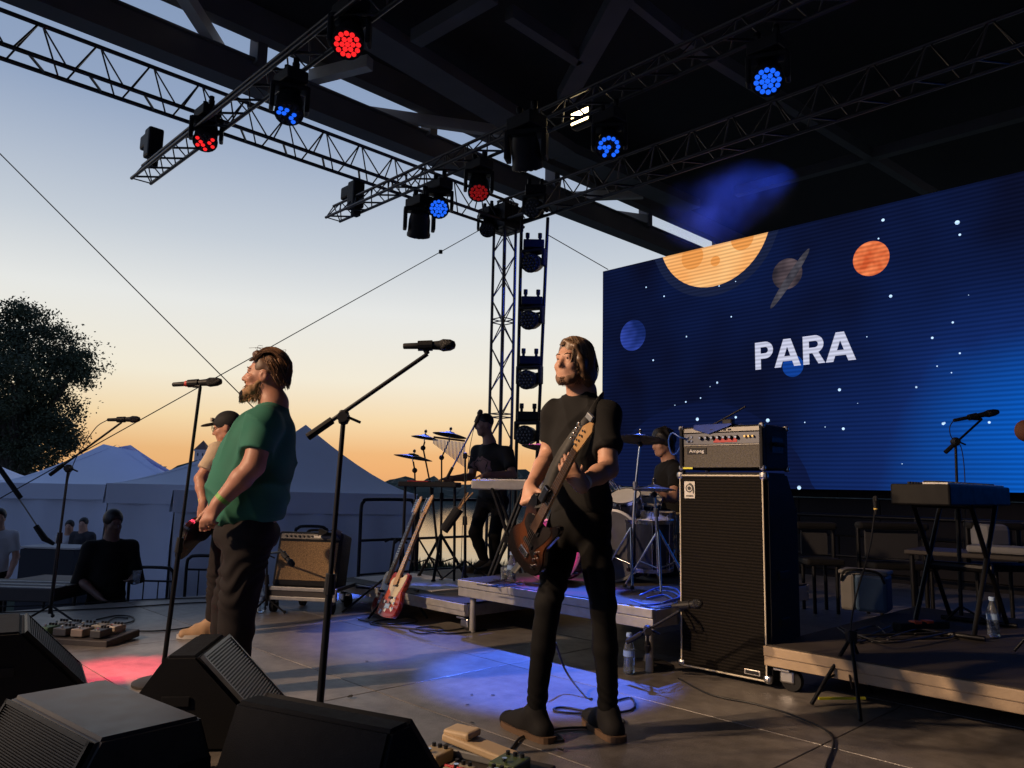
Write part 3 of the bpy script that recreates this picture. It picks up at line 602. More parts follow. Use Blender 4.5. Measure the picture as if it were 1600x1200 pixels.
# ---- big bass cabinet and amplifier head
PL, PR = G(1060, 1048), G(1204, 1078); cd = (PR-PL); cd.z = 0; ca = math.atan2(cd.y, cd.x); CW, CD_, CHh = cd.length, .42, 1.22
t = thing('bass_cabinet', 'tall black speaker cabinet with pale piping right of the bass player', 'speaker cabinet', PL, ca)
bm = bmesh.new(); prof = [(0.02, .03), (CD_, .03), (CD_, 1.0), (CD_-.13, CHh), (0.02, CHh)]; n = len(prof)
vs = [[bm.verts.new((x, y, z)) for y, z in prof] for x in (0, CW)]; bm.faces.new(vs[0][::-1]); bm.faces.new(vs[1])
for i in range(n): bm.faces.new((vs[0][i], vs[0][(i+1) % n], vs[1][(i+1) % n], vs[1][i]))
bmesh.ops.recalc_face_normals(bm, faces=bm.faces[:]); bmesh.ops.bevel(bm, geom=bm.edges[:], offset=.014, segments=2, affect='EDGES'); B().frombm(bm).obj('cabinet', tolex, t, auto=35)
gm, n, L, b = node_mat('grille_cloth'); co = n.new('ShaderNodeTexCoord'); b.inputs['Roughness'].default_value = .8
wv = n.new('ShaderNodeTexWave'); wv.bands_direction = 'Z'; wv.inputs['Scale'].default_value = 17; wv.inputs['Distortion'].default_value = 1.2; wv.inputs['Detail'].default_value = 2; wv.inputs['Detail Scale'].default_value = 6; L(co.outputs['Object'], wv.inputs['Vector'])
nz = n.new('ShaderNodeTexNoise'); nz.inputs['Scale'].default_value = 140; L(co.outputs['Object'], nz.inputs['Vector'])
mu = n.new('ShaderNodeMath'); mu.operation = 'MULTIPLY'; L(wv.outputs['Fac'], mu.inputs[0]); L(nz.outputs['Fac'], mu.inputs[1])
cr = n.new('ShaderNodeValToRGB'); cr.color_ramp.elements[0].color = (.004, .0036, .003, 1); cr.color_ramp.elements[1].color = (.020, .016, .013, 1); cr.color_ramp.elements[1].position = .75; L(mu.outputs[0], cr.inputs[0]); L(cr.outputs[0], b.inputs['Base Color'])
bp = n.new('ShaderNodeBump'); bp.inputs['Strength'].default_value = .5; bp.inputs['Distance'].default_value = .0025; L(wv.outputs['Fac'], bp.inputs['Height']); L(bp.outputs[0], b.inputs['Normal'])
B().box((CW/2, .012, CHh/2+.005), (CW-.05, .012, CHh-.06)).obj('grille', gm, t)
pip = mat('piping', (.62, .56, .44), .5)
for a, b_ in (((.022, .004, .045), (.022, .004, CHh-.025)), ((CW-.022, .004, .045), (CW-.022, .004, CHh-.025)), ((.022, .004, .04), (CW-.022, .004, .04)), ((.022, .004, CHh-.02), (CW-.022, .004, CHh-.02))): rod('piping', a, b_, .0055, pip, t)
logo = B().m(0).box((.09, .0045, CHh-.11), (.075, .004, .105))
logo.m(1)
for ro, ri, y in ((.026, .0195, .0015), (.0125, .0, .0015)):
    ns = 20
    for i in range(ns):
        a0, a1 = 2*math.pi*i/ns, 2*math.pi*(i+1)/ns; logo.add([(.088+r_*math.cos(a), y, CHh-.10+r_*math.sin(a)) for r_, a in ((ri, a0), (ro, a0), (ro, a1), (ri, a1))], [(0, 1, 2, 3)])
logo.box((.117, .002, CHh-.115), (.007, .002, .034)).box((.09, .002, CHh-.148), (.052, .002, .008)).m(1)
for i in range(10):
    a0, a1 = math.pi*.5*i/10, math.pi*.5*(i+1)/10; logo.add([(.0865+r_*math.cos(a), .0012, CHh-.10+r_*math.sin(a)) for r_, a in ((.027, a0), (.034, a0), (.034, a1), (.027, a1))], [(0, 1, 2, 3)])
logo.obj('logo_plate', [mat('logo_silver', (.55, .52, .47), .4, .5), mat('logo_black', (.02, .02, .02), .5)], t)
B().bbox((CW-.11, .003, .075), (.10, .006, .03), .004).obj('name_badge', mat('badge_silver', (.45, .43, .40), .4, .6), t); B().box((CW-.11, -.001, .075), (.082, .002, .017)).obj('badge_field', black_plastic, t)
for x in (.02, CW-.02):
    for z in (.05, CHh-.02): B().bbox((x, .02, z), (.05, .05, .05), .018).obj('corner_cap', steel, t)
for z in (.35, .62): B().bbox((CW+.002, .2, z), (.012, .13, .05), .005).obj('side_handle', black_plastic, t)
HW, HH, HD = CW*.945, .27, .33; Ht = PL + V((math.cos(ca), math.sin(ca), 0))*.02
t = thing('bass_amplifier', 'valve bass amplifier head with silver fascia on the tall cabinet', 'amplifier', (Ht.x, Ht.y, CHh+.018), ca)
def fr(x0, x1, z0, z1, y, m, nm, th=.006): return B().bbox(((x0+x1)/2, y, (z0+z1)/2), (x1-x0, th, z1-z0), .002).obj(nm, m, t)
B().bbox((HW/2, HD/2+.02, HH/2), (HW, HD-.02, HH), .015).obj('case', tolex, t)
for x in (.012, HW-.012): B().bbox((x, .018, HH/2), (.024, .045, HH), .01).obj('side_cheek', tolex, t)
silver = mat('brushed_silver', (.22, .21, .195), .42, .6, .12, 30); gcl = mat('grille_silver_cloth', (.12, .11, .095), .8, .1, .35, 90, bump=.5, bscale=200)
fr(.026, HW-.026, .012, .145, .016, gcl, 'lower_grille'); fr(.026, HW-.026, .155, .225, .014, mat('blue_grey_fascia', (.10, .105, .125), .45, .5, .1, 25), 'control_panel'); fr(.026, HW-.026, .230, .258, .016, silver, 'upper_trim'); fr(.026, HW-.026, .146, .154, .012, silver, 'trim_strip')
fr(.42*HW, .70*HW, .165, .190, .0095, mat('fascia_red', (.45, .03, .03), .5), 'red_panel_mark', .003)
for k in range(7): B().cyl((HW*(.27+.072*k), .010, .195), (HW*(.27+.072*k), -.012, .195), .0125, .010, 14).obj('knob', black_plastic, t); 
for k in range(7): B().cyl((HW*(.27+.072*k), -.012, .195), (HW*(.27+.072*k), -.014, .195), .007, n=12).obj('knob_cap', chrome, t)
for k in range(4): B().bbox((HW*(.40+.06*k+(.03 if k > 1 else 0)), .012, .243), (.022, .008, .010), .002).obj('rocker_switch', black_plastic, t)
for k in range(3): B().cyl((HW*(.80+.045*k), .010, .198), (HW*(.80+.045*k), -.006, .198), .007, n=10).obj('indicator', mat('brass', (.6, .45, .18), .3, .9), t)
for k in range(4): B().cyl((HW*(.10+.05*(k % 2)), .010, .178+.026*(k//2)), (HW*(.10+.05*(k % 2)), .004, .178+.026*(k//2)), .008, n=10).obj('input_jack', chrome, t)
fr(.05, .19, .095, .135, .0115, black_plastic, 'name_plate', .004)
text_mesh('name_lettering', 'Ampeg', .026, mat('letter_silver', (.7, .68, .64), .4), t, (.066, .0085, .106), (math.pi/2, 0, 0), .015, 0, sx=1.35)
fr(.03, .10, .001, .013, -.006, mat('yellow_tape', (.75, .72, .05), .5), 'tape_piece', .004)
B().bbox((HW-.001, .19, .15), (.006, .15, .10), .004).obj('handle_recess', black_plastic, t); B().bbox((HW+.012, .19, .155), (.02, .12, .025), .008).obj('handle', rubber, t)
for x in (.01, HW-.01):
    for y in (.015, HD):
        for z in (.01, HH-.01): B().bbox((x, y, z), (.035, .035, .035), .012).obj('corner_cap', steel, t)
# blue cloth and little clip-on light on the head
hp = lambda x, y, z: (V((Ht.x, Ht.y, CHh+.018)) + M.Rotation(ca, 3, 'Z') @ V((x, y, z)))
t = thing('cloth', 'small blue cloth draped over the top of the bass amplifier head', 'cloth', hp(.2, .1, HH), ca); cl = B(); vs = []
for i in range(13):
    for j in range(9):
        x, y = -.10+.26*i/12, -.115+.22*j/8; z = .006+.010*math.sin(i*1.3)*math.cos(j*.9)
        if y < -.06: z = .006-(-.06-y)*1.1*(1-abs(i-5)/9); y = -.088-.012*(j == 0)
        vs.append((x, y, z+.004))
cl.add(vs, [(i*9+j, i*9+j+1, (i+1)*9+j+1, (i+1)*9+j) for i in range(12) for j in range(8)]).obj('fabric', mat('blue_cloth', (.03, .06, .30), .85, 0, .25, 20), t, True)
t = tag(B().tube(bez([hp(.07, -.006, .19), hp(.04, -.05, .20), hp(-.02, -.05, .23), hp(-.06, -.03, .18), hp(-.05, -.01, .10), hp(-.02, .02, .12), hp(.0, .1, HH)]), .005).obj('jack_cable', cable_blue), 'blue lead plugged into the bass amplifier head', 'cable')
t = thing('clip_light', 'thin black clip-on boom lying on top of the amplifier head', 'boom arm', hp(.24, .2, HH), ca); B().bbox((0, 0, .03), (.07, .05, .05), .01).obj('clip', black_plastic, t); rod('arm', (-.12, 0, .02), (.12, 0, .13), .006, black_metal, t)

# ---- risers
deck_top = mat('deck_top', (.05, .042, .036), .7, 0, .3, 4, bump=.15, bscale=60)
def riser(name, label, org, w, dpt, z, split=1, edge=alu_edge, caster=False, legs=True, th=.13):
    t = thing(name, label, 'riser', (org.x, org.y, 0), TH, 'risers')
    for i in range(split):
        x0, x1 = w*i/split+.004, w*(i+1)/split-.004
        B().bbox(((x0+x1)/2, dpt/2, z-.012), (x1-x0-.02, dpt-.02, .022), .004).obj('deck_panel', deck_top, t)
        for y in (.018, dpt-.018):
            B().bbox(((x0+x1)/2, y, z-.035), (x1-x0, .036, .055), .006).obj('frame_rail', edge, t); B().bbox(((x0+x1)/2, y+(.006 if y < .1 else -.006), z-th+.032), (x1-x0, .030, th-.066), .005).obj('frame_rail', edge, t)
        for x in (x0+.018, x1-.018): B().bbox((x, dpt/2, z-th/2-.004), (.034, dpt-.08, th-.02), .006).obj('frame_rail', edge, t)
    for x in [.09] + [w*i/split for i in range(1, split)] + [w-.09]:
        for y in (.09, dpt-.09):
            if caster:
                B().bbox((x, y, z-th-.012), (.1, .1, .016), .004).bbox((x+.02, y, z-th-.05), (.09, .06, .07), .012).obj('caster_fork', steel, t)
                r = (z-th-.03)/2+.012; B().cyl((x+.04, y-.018, r), (x+.04, y+.018, r), r, n=20).obj('caster_wheel', rubber, t)
            elif legs: rod('leg', (x, y, 0), (x, y, z-th+.04), .024, alu_edge, t, 14)
    return t
DR = G(738, 988); DR = ST(su_of(DR)-.09, sv_of(DR)-.09)
DRw = su_of(G(1040, 1044))-su_of(DR)+.09
riser('drum_riser', 'grey framed drum riser on round legs behind the bass player', DR, DRw, 2.1, .40, 1)
PRp = V((-.33, 6.05, 0)); PRs = ST(su_of(PRp)-1.95, sv_of(PRp))
riser('percussion_riser', 'low grey rolling riser carrying the percussion, left of the drum riser', PRs, 1.95, 2.3, .215, 1, caster=True, th=.11)
wedge_edge = mat('timber_edge', (.20, .11, .06), .6, 0, .3, 6)
pb = G(540, 935); riser('timber_platform', 'low brown timber-edged platform behind the guitar stand', ST(su_of(pb)-.3, sv_of(pb)+.35), 1.6, 1.3, .17, 1, wedge_edge, th=.13)
t = tag(B().bbox((PRs+U*.7+VV*.55+V((0, 0, .2175))), (1.2, .7, .004), .001, rz_(TH)).obj('white_sheet', mat('pale_board', (.55, .50, .47), .6)), 'pale board lying on the low percussion riser', 'board')
timber2 = mat('timber_pale', (.42, .31, .20), .6, 0, .25, 5, bump=.1)
RRs = ST(-2.25, 4.2)
riser('keyboard_riser', 'rolling riser with pale timber edge at the lower right', RRs, 4.2, 2.4, .245, 2, timber2, caster=True, th=.12)
# ---- bottles and glass
def bottle(label, p, h=.23, group='water bottles', tilt=0.):
    t = thing('water_bottle', label, 'bottle', p, 0, group); r = h*.145
    o = B().lathe([(r*.8, 0), (r, .01), (r, h*.16), (r*.92, h*.2), (r, h*.25), (r*.92, h*.33), (r*.97, h*.42), (r, h*.6), (r*.75, h*.74), (r*.42, h*.86), (r*.40, h*.92)], n=18).obj('bottle_body', glass_clear, t, auto=50)
    B().lathe([(r*.5, h*.91), (r*.5, h), (r*.45, h*1.005)], n=14).obj('cap', mat('cap_blue', (.35, .5, .75), .4), t)
    B().lathe([(r*.80, .005), (r*.96, .012), (r*.97, h*.42), (r*.2, h*.425)], n=16).obj('water', mat('water_in_bottle', (.7, .85, 1), .02, 0, 0, 1, trans=.95), t)
    B().lathe([(r*1.012, h*.44), (r*1.012, h*.58)], n=18, close=False).obj('paper_label', mat('label_blue', (.25, .38, .62), .5), t)
    t.rotation_euler = (tilt, tilt*.5, 0); return t
bottle('water bottle standing on the floor left of the wheeled guitar amplifier', G(406, 957))
bottle('water bottle at the left end of the drum riser', D(799, 911, 5.95))
bottle('water bottle on the floor beside the tall bass cabinet', G(983, 1053), .24)
bottle('water bottle standing on the right riser under the keyboard', G(1553, 995, .245), .24)
gp = D(790, 911, 6.02); t = thing('drink_glass', 'clear tumbler of dark drink beside the bottle on the drum riser', 'glass', gp)
B().lathe([(.032, 0), (.036, .005), (.04, .12), (.038, .12), (.033, .008)], n=18, close=False).obj('tumbler', glass_clear, t, auto=50); B().cyl((0, 0, .006), (0, 0, .065), .031, .035, 16).obj('drink', mat('cola', (.02, .008, .005), .1), t)
# ---- combo amplifier on its wheeled case
cw = .62; cL, cR = G(430, 957), G(535, 957); t0 = V(((cL.x+cR.x)/2-.05, cL.y, 0)); ang = R(-9)
t = thing('amplifier_dolly', 'wheeled flight-case tray under the brown combo amplifier', 'dolly', t0, ang)
B().bbox((0, .2, .20), (cw, .5, .035), .006).bbox((0, -.045, .165), (cw, .012, .1), .004).obj('tray', roadcase, t)
for z in (.205, .125): B().bbox((0, -.055, z), (cw+.012, .016, .032), .005).obj('alu_rail', alu_edge, t)
for x in (-cw/2, cw/2): B().bbox((x, -.05, .165), (.03, .03, .11), .01).obj('corner_brace', steel, t)
for x, y in ((-cw/2+.05, 0), (cw/2-.05, 0), (-cw/2+.14, .4), (cw/2-.05, .4)):
    B().bbox((x, y, .10), (.05, .05, .05), .01).obj('caster_fork', steel, t); B().cyl((x-.02, y, .055), (x+.02, y, .055), .055, n=20).obj('caster_wheel', rubber, t)
a = thing('combo_amplifier', 'brown-grilled guitar combo amplifier leaning back on a wheeled tray', 'amplifier', t0+V((0, 0, .222)), ang)
tl = rx(R(-13)); hA = .47
bo = B().bbox(tl @ V((0, .12, hA/2)), (cw-.03, .24, hA), .02, tl).obj('case', tolex, a, auto=40)
cg, n, L, b = node_mat('brown_grille'); co = n.new('ShaderNodeTexCoord'); nz = n.new('ShaderNodeTexNoise'); nz.inputs['Scale'].default_value = 160; nz.inputs['Detail'].default_value = 3; L(co.outputs['Object'], nz.inputs['Vector'])
cr = n.new('ShaderNodeValToRGB'); cr.color_ramp.elements[0].color = (.10, .055, .025, 1); cr.color_ramp.elements[1].color = (.46, .29, .13, 1); cr.color_ramp.elements[0].position = .3; cr.color_ramp.elements[1].position = .75; L(nz.outputs['Fac'], cr.inputs[0]); L(cr.outputs[0], b.inputs['Base Color']); b.inputs['Roughness'].default_value = .8
B().box(tl @ V((0, -.003, hA/2-.02)), (cw-.09, .006, hA-.14), tl).obj('grille', cg, a); B().box(tl @ V((0, -.004, hA-.045)), (cw-.08, .008, .045), tl).obj('control_panel', mat('panel_dark', (.06, .055, .05), .4, .5), a)
B().box(tl @ V((.10, -.009, hA-.045)), (.18, .004, .02), tl).obj('name_plate', silver, a)
for k in range(7): B().cyl(tl @ V((-.22+.04*k, -.006, hA-.045)), tl @ V((-.22+.04*k, -.02, hA-.045)), .009, n=10).obj('knob', black_plastic, a)
B().tube(bez([tl @ V((-.1, .12, hA)), tl @ V((-.06, .12, hA+.03)), tl @ V((.06, .12, hA+.03)), tl @ V((.1, .12, hA))]), .012).obj('handle', rubber, a)
tag(B().frombm((lambda bm: (bmesh.ops.create_grid(bm, x_segments=8, y_segments=8, size=.1), [setattr(v, 'co', V((v.co.x, v.co.y*.6, -abs(v.co.x)*.6*(v.co.y < 0) + .012*math.sin(v.co.x*50)))) for v in bm.verts], bm)[-1])(bmesh.new()), t0+V((.19, .06, .222+hA+.006))).obj('black_rag', fabric_black, None, True), 'crumpled black rag on the combo amplifier', 'cloth')
mic_stand('small stand hooking a microphone over the combo amplifier front', V((D(417, 950, 6.75).x, 6.75, 0)), D(417, 868, 6.75), D(445, 862, 6.4), D(405, 866, 6.9), (D(436, 858, 6.4), D(459, 884, 6.3)), 'tri', legs=.16, mid=.6)
# ---- guitars
def solid(poly, th, rot, c, mats, name, parent, bev=.006):
    bm = bmesh.new(); vs = [bm.verts.new((x, y, -th/2)) for x, y in poly]; f = bm.faces.new(vs); r_ = bmesh.ops.extrude_face_region(bm, geom=[f]); top = [v for v in r_['geom'] if isinstance(v, bmesh.types.BMVert)]
    for v in top: v.co.z = th/2
    bmesh.ops.recalc_face_normals(bm, faces=bm.faces[:]); bmesh.ops.bevel(bm, geom=[e for e in bm.edges if len(e.link_faces) == 2 and e.calc_face_angle(0) > .6], offset=bev, segments=2, affect='EDGES')
    return B().frombm(bm, c, rot).obj(name, mats, parent, auto=45)
def smooth_poly(pts, n=6):
    P = [V((x, y, 0)) for x, y in pts]; k = len(P); out = []
    for i in range(k):
        a, b_, c, d = P[(i-1) % k], P[i], P[(i+1) % k], P[(i+2) % k]
        for j in range(n):
            t = j/n; q = .5*((2*b_)+(c-a)*t+(2*a-5*b_+4*c-d)*t*t+(3*b_-a-3*c+d)*t**3); out.append((q.x, q.y))
    return out
maple = mat('maple', (.52, .30, .12), .4, 0, .15, 12, coat=.4); rosew = mat('rosewood', (.07, .035, .02), .5, 0, .2, 20)
def sunburst(name, c0, c1, rad=.16):
    m, n, L, b = node_mat(name); co = n.new('ShaderNodeTexCoord'); ln = n.new('ShaderNodeVectorMath'); ln.operation = 'LENGTH'; L(co.outputs['Object'], ln.inputs[0])
    cr = n.new('ShaderNodeValToRGB'); cr.color_ramp.elements[0].position = rad*.55; cr.color_ramp.elements[1].position = rad*1.15; cr.color_ramp.elements[0].color = (*c0, 1); cr.color_ramp.elements[1].color = (*c1, 1)
    L(ln.outputs['Value'], cr.inputs[0]); L(cr.outputs[0], b.inputs['Base Color']); b.inputs['Roughness'].default_value = .2; b.inputs['Coat Weight'].default_value = .6; return m
def guitar(name, label, pos, axis, face, scale=1., body=None, bodym=None, guardm=None, neckm=maple, bass=False, neck_len=.62, group=None, headm=None, headpoly=None):
    """local: +Y along the neck, +Z out of the front; origin at the body centre"""
    ax = V(axis).normalized(); fz = V(face); fz = (fz-ax*fz.dot(ax)).normalized(); xx = ax.cross(fz)
    t = thing(name, label, 'guitar', pos, 0, group); t.rotation_mode = 'QUATERNION'; t.rotation_quaternion = M((xx, ax, fz)).transposed().to_quaternion(); t.scale = (scale,)*3
    body = body or [(-.15, -.20), (-.06, -.225), (.06, -.225), (.15, -.20), (.165, -.10), (.125, .0), (.14, .09), (.13, .155), (.085, .17), (.045, .125), (-.02, .13), (-.07, .16), (-.125, .16), (-.145, .09), (-.12, .0), (-.165, -.10)]
    solid(smooth_poly(body, 4), .044, None, (0, 0, 0), bodym, 'body', t, .008)
    y0, y1 = .10, .10+neck_len
    B().add([(-.028, y0, .022), (.028, y0, .022), (.028, y0, .040), (-.028, y0, .040), (-.021, y1, .022), (.021, y1, .022), (.021, y1, .040), (-.021, y1, .040)], [(3, 2, 1, 0), (4, 5, 6, 7), (0, 1, 5, 4), (1, 2, 6, 5), (2, 3, 7, 6), (3, 0, 4, 7)]).obj('neck', neckm, t)
    fb = B().add([(-.029, y0-.05, .0405), (.029, y0-.05, .0405), (.0215, y1, .0405), (-.0215, y1, .0405), (-.029, y0-.05, .045), (.029, y0-.05, .045), (.0215, y1, .045), (-.0215, y1, .045)], [(3, 2, 1, 0), (4, 5, 6, 7), (0, 1, 5, 4), (1, 2, 6, 5), (2, 3, 7, 6), (3, 0, 4, 7)]).obj('fingerboard', rosew if bass else neckm, t)
    fr_ = B(); L0 = neck_len+.16
    for k in range(1, 21):
        y = y1 - L0*(1-2**(-k/12))*1.0
        if y > y0-.04: fr_.box((0, y, .0458), (.046 if k < 8 else .052, .003, .002))
    fr_.obj('frets', chrome, t)
    hp_ = headpoly or [(-.022, 0), (.022, 0), (.03, .05), (.036, .16), (.012, .19), (-.012, .175), (-.03, .11), (-.034, .03)]
    solid([(x, y1+y) for x, y in hp_], .015, None, (0, 0, .030), headm or neckm, 'headstock', t, .003)
    for k in range(4 if bass else 6):
        yy = y1+.03+k*(.036 if bass else .023); B().cyl((-.018+.004*k, yy, .036), (-.018+.004*k, yy, .05), .007).cyl((-.03, yy, .03), (-.062, yy, .03), .004).bbox((-.066, yy, .03), (.012, .022, .016 if not bass else .02), .004).obj('tuning_peg', chrome, t)
    if guardm: solid(smooth_poly([(-.10, .10), (-.03, .125), (.04, .12), (.085, .155), (.12, .13), (.10, .03), (.07, -.06), (.10, -.12), (.03, -.10), (-.04, -.02), (-.10, .02)], 4), .003, None, (0, 0, .0238), guardm, 'pickguard', t, .0008)
    for yy in (.05, -.06): B().bbox((0, yy, .029), (.075 if not bass else .09, .022 if not bass else .03, .012), .003).obj('pickup', black_plastic, t)
    B().bbox((0, -.135, .029), (.08, .045, .012), .003).obj('bridge', chrome, t)
    for k in range(3): B().cyl((.09+.012*k, -.06-.045*k, .024), (.09+.012*k, -.06-.045*k, .042), .010, n=12).obj('control_knob', chrome, t)
    sg = B()
    for k in range(4 if bass else 6):
        f_ = (k-(1.5 if bass else 2.5))*(.012 if bass else .0075); sg.cyl((f_*1.15, -.135, .040), (f_*.8, y1+.01, .050), .0011 if bass else .0007, n=4)
    sg.obj('strings', steel, t)
    return t
gb_, gh_ = D(619, 925, 6.35), D(671, 797, 6.55); cream = mat('cream_guard', (.72, .62, .42), .4)
guitar('electric_guitar', 'sunburst electric guitar with cream pickguard on a stand by the riser', gb_, gh_-gb_, V((-.80, -.62, .2)), .93, bodym=sunburst('burst_red', (.55, .09, .03), (.28, .02, .015)), guardm=cream, neckm=maple)
guitar('electric_guitar', 'dark red electric guitar half hidden behind the sunburst one', D(606, 922, 6.7), V((.33, .25, 1)), V((-.9, -.6, .2)), .93, bodym=mat('dark_red', (.20, .012, .014), .2, coat=.5), guardm=mat('white_guard', (.6, .6, .6), .3), neckm=maple)
tele = bpy.data.objects['electric_guitar']
for i in range(9): B().bbox((random.uniform(-.11, .12), random.uniform(-.20, -.02), .0262), (random.uniform(.02, .05), random.uniform(.015, .04), .001), .0003, rz_(random.random()*3)).obj('sticker', white_paint if i % 3 else black_plastic, tele)
def guitar_stand(label, p, rz):
    t = thing('guitar_stand', label, 'guitar stand', p, rz, 'guitar stands')
    rod('upright', (0, .1, .1), (0, .2, .62), .011, black_metal, t); B().tube(bez([(-.16, -.12, .22), (-.1, .02, .2), (0, .1, .18), (.1, .02, .2), (.16, -.12, .22)]), .011).obj('cradle', rubber, t)
    for x, y in ((-.24, -.2), (.24, -.2), (0, .36)): rod('leg', (0, .1, .3), (x, y, .012), .010, black_metal, t)
    B().tube(bez([(-.05, .12, .60), (-.02, .17, .62), (.02, .17, .62), (.05, .12, .60)]), .01).obj('neck_yoke', rubber, t)
guitar_stand('folding stand under the sunburst guitar', G(622, 962), R(8)); guitar_stand('second folding stand just left of the sunburst guitar', G(592, 958), R(-25))
# ---- keyboards
xsm = black_metal
def xstand(t, w, zt, dpt=.36, m=black_metal):
    for y in (-dpt/2, dpt/2):
        for s_ in (-1, 1): rod('stand_leg', (s_*w/2, y, .02), (-s_*w/2*.75, y, zt), .016, m, t)
    for s_ in (-1, 1): rod('stand_foot', (s_*w/2, -dpt/2-.06, .015), (s_*w/2, dpt/2+.06, .015), .016, m, t); rod('stand_arm', (s_*w/2*.75, -dpt/2, zt), (s_*w/2*.75, dpt/2, zt), .018, m, t)
    B().cyl((0, -dpt/2-.03, zt/2), (0, dpt/2+.03, zt/2), .03).obj('stand_pivot', m, t)
def keyboard(name, label, loc, rz, ln, dp, h, z, case=black_plastic, grp='keyboards', lid=False):
    t = thing(name, label, 'keyboard', loc, rz, grp); B().bbox((0, 0, z+h/2), (ln, dp, h), .012).obj('case', case, t)
    nk = int(ln/.0235)-4; wk = B(); bk = B()
    for k in range(nk):
        x = -ln/2+.05+k*(ln-.1)/nk; wk.bbox((x+.011, -dp*.22, z+h+.004), (.0215, dp*.42, .014), .002)
        if k % 7 not in (2, 6): bk.bbox((x+.0225, -dp*.14, z+h+.014), (.011, dp*.26, .014), .003)
    tag(wk.obj('white_keys', mat('key_white', (.75, .74, .7), .35), t), kind='stuff'); tag(bk.obj('black_keys', black_plastic, t), kind='stuff')
    for k in range(8): B().cyl((-ln*.38+k*.05, dp*.32, z+h), (-ln*.38+k*.05, dp*.32, z+h+.016), .011, n=10).obj('knob', black_plastic, t)
    B().bbox((ln*.2, dp*.3, z+h+.003), (.14, .05, .006), .002).obj('display', mat('lcd', (.03, .05, .06), .2), t)
    xstand(t, ln*.55, z, dp); return t
kc = D(1440, 768, 4.75) + VV*.62
keyboard('stage_piano', 'long black stage piano on a crossed stand at the right', (kc.x, kc.y, .245), TH+R(90), 1.32, .34, .13, .80, mat('piano_black', (.006, .006, .007), .55, 0, .2, 20))
kk = D(800, 757, 7.0); kz = .215
keyboard('synthesizer', 'silver edged synthesizer on a crossed stand before the percussionist', (kk.x-.02, 7.05, kz), R(-8), .66, .30, .085, kk.z-kz-.05, mat('silver_case', (.42, .41, .39), .45, .5, .15, 20))
t = thing('sampler_pad', 'small red and black sampler on the percussion rack', 'keyboard', D(672, 757, 7.4), R(-6)); B().bbox((0, 0, 0), (.56, .28, .05), .01).obj('case', black_plastic, t); B().bbox((-.09, -.04, .028), (.2, .2, .012), .004).obj('red_top', mat('red_panel', (.45, .03, .03), .4), t)
for i in range(8): B().bbox((.08+.045*(i % 4), -.06+.06*(i//4), .028), (.036, .045, .01), .003).obj('pad', rubber, t)
for x in (-.24, .24): rod('leg', (x, 0, -.02), (x*1.05, .05, .215-D(672, 757, 7.4).z), .014, black_metal, t)
# ---- drums and cymbals
brass_c = mat('cymbal_bronze', (.20, .15, .09), .3, .9, .25, 30); dark_c = mat('cymbal_dark', (.04, .034, .028), .5, .5, .2, 30)
def cymbal(name, label, p, r, tilt=(0, 0), m=brass_c, stand_to=None, arm=None, group='cymbals', chromey=True):
    t = thing(name, label, 'cymbal', p, 0, group); q = rx(tilt[0]) @ ry(tilt[1])
    B().lathe([(.006, .030*r/.2), (.05*r/.2, .022*r/.2), (.06*r/.2, .012*r/.2), (r*.7, -.004), (r, -.016), (r, -.0175), (r*.7, -.0055), (.06*r/.2, .0105*r/.2), (.006, .027)], (0, 0, 0), q, 40, close=False).obj('plate', m, t, True)
    B().cyl(q @ V((0, 0, -.05)), q @ V((0, 0, .07)), .006).obj('threaded_rod', chrome, t); B().cyl(q @ V((0, 0, .04)), q @ V((0, 0, .062)), .014, n=10).obj('wing_nut', black_plastic, t)
    if stand_to is not None:
        b_ = V(stand_to)-V(p); top = V((0, 0, -.05)); mm_ = chrome if chromey else black_metal
        if arm is not None:
            k = V(arm)-V(p); rod('boom', top, k, .008, mm_, t); B().ball(k, .026, 10).obj('tilter', black_plastic, t); top = k
        else: B().ball(top, .022, 10).obj('tilter', black_plastic, t)
        hub = b_ + V((0, 0, .42)); mid_ = top.lerp(V((b_.x, b_.y, hub.z)), .5)
        rod('upper_tube', top, mid_, .008, mm_, t); rod('lower_tube', mid_, b_+V((0, 0, .12)), .0125, mm_, t); B().cyl(mid_-V((0, 0, .03)), mid_+V((0, 0, .03)), .02).obj('clamp', mm_, t)
        for k in range(3):
            a_ = k*2.094+.4; e = b_+V((.27*math.cos(a_), .27*math.sin(a_), .01)); rod('leg', hub, e, .009, mm_, t); rod('leg_brace', b_+V((0, 0, .15)), hub.lerp(e, .55), .006, mm_, t); B().ball(e, .016, 8).obj('foot', rubber, t)
    return t
rz4 = .4
cymbal('crash_cymbal', 'large dark cymbal behind the bass player, beside the amplifier head', D(1000, 684, 5.9), .19, (R(-7), R(4)), dark_c, V((D(986, 900, 5.9).x, 5.9, rz4)))
cymbal('hi_hat', 'pair of small cymbals left of the bass amplifier', D(1022, 762, 5.6), .155, (R(-4), 0), dark_c, V((D(1029, 905, 5.6).x, 5.6, rz4)))
cymbal('crash_cymbal', 'thin cymbal edge showing left of the bass player by the light ladder', D(846, 698, 6.6), .17, (R(-5), R(9)), dark_c, V((D(850, 890, 6.7).x, 6.7, rz4)))
pr_ = .215
cymbal('splash_cymbal', 'lowest tilted cymbal at the left of the percussion set', D(646, 713, 7.5), .19, (R(-3), R(8)), dark_c, V((D(648, 898, 7.5).x, 7.5, pr_)), D(648, 735, 7.5), chromey=False)
cymbal('splash_cymbal', 'small upper left cymbal of the percussion set', D(664, 682, 7.6), .135, (R(-3), R(7)), dark_c, V((D(686, 898, 7.6).x, 7.6, pr_)), D(661, 700, 7.6), chromey=False)
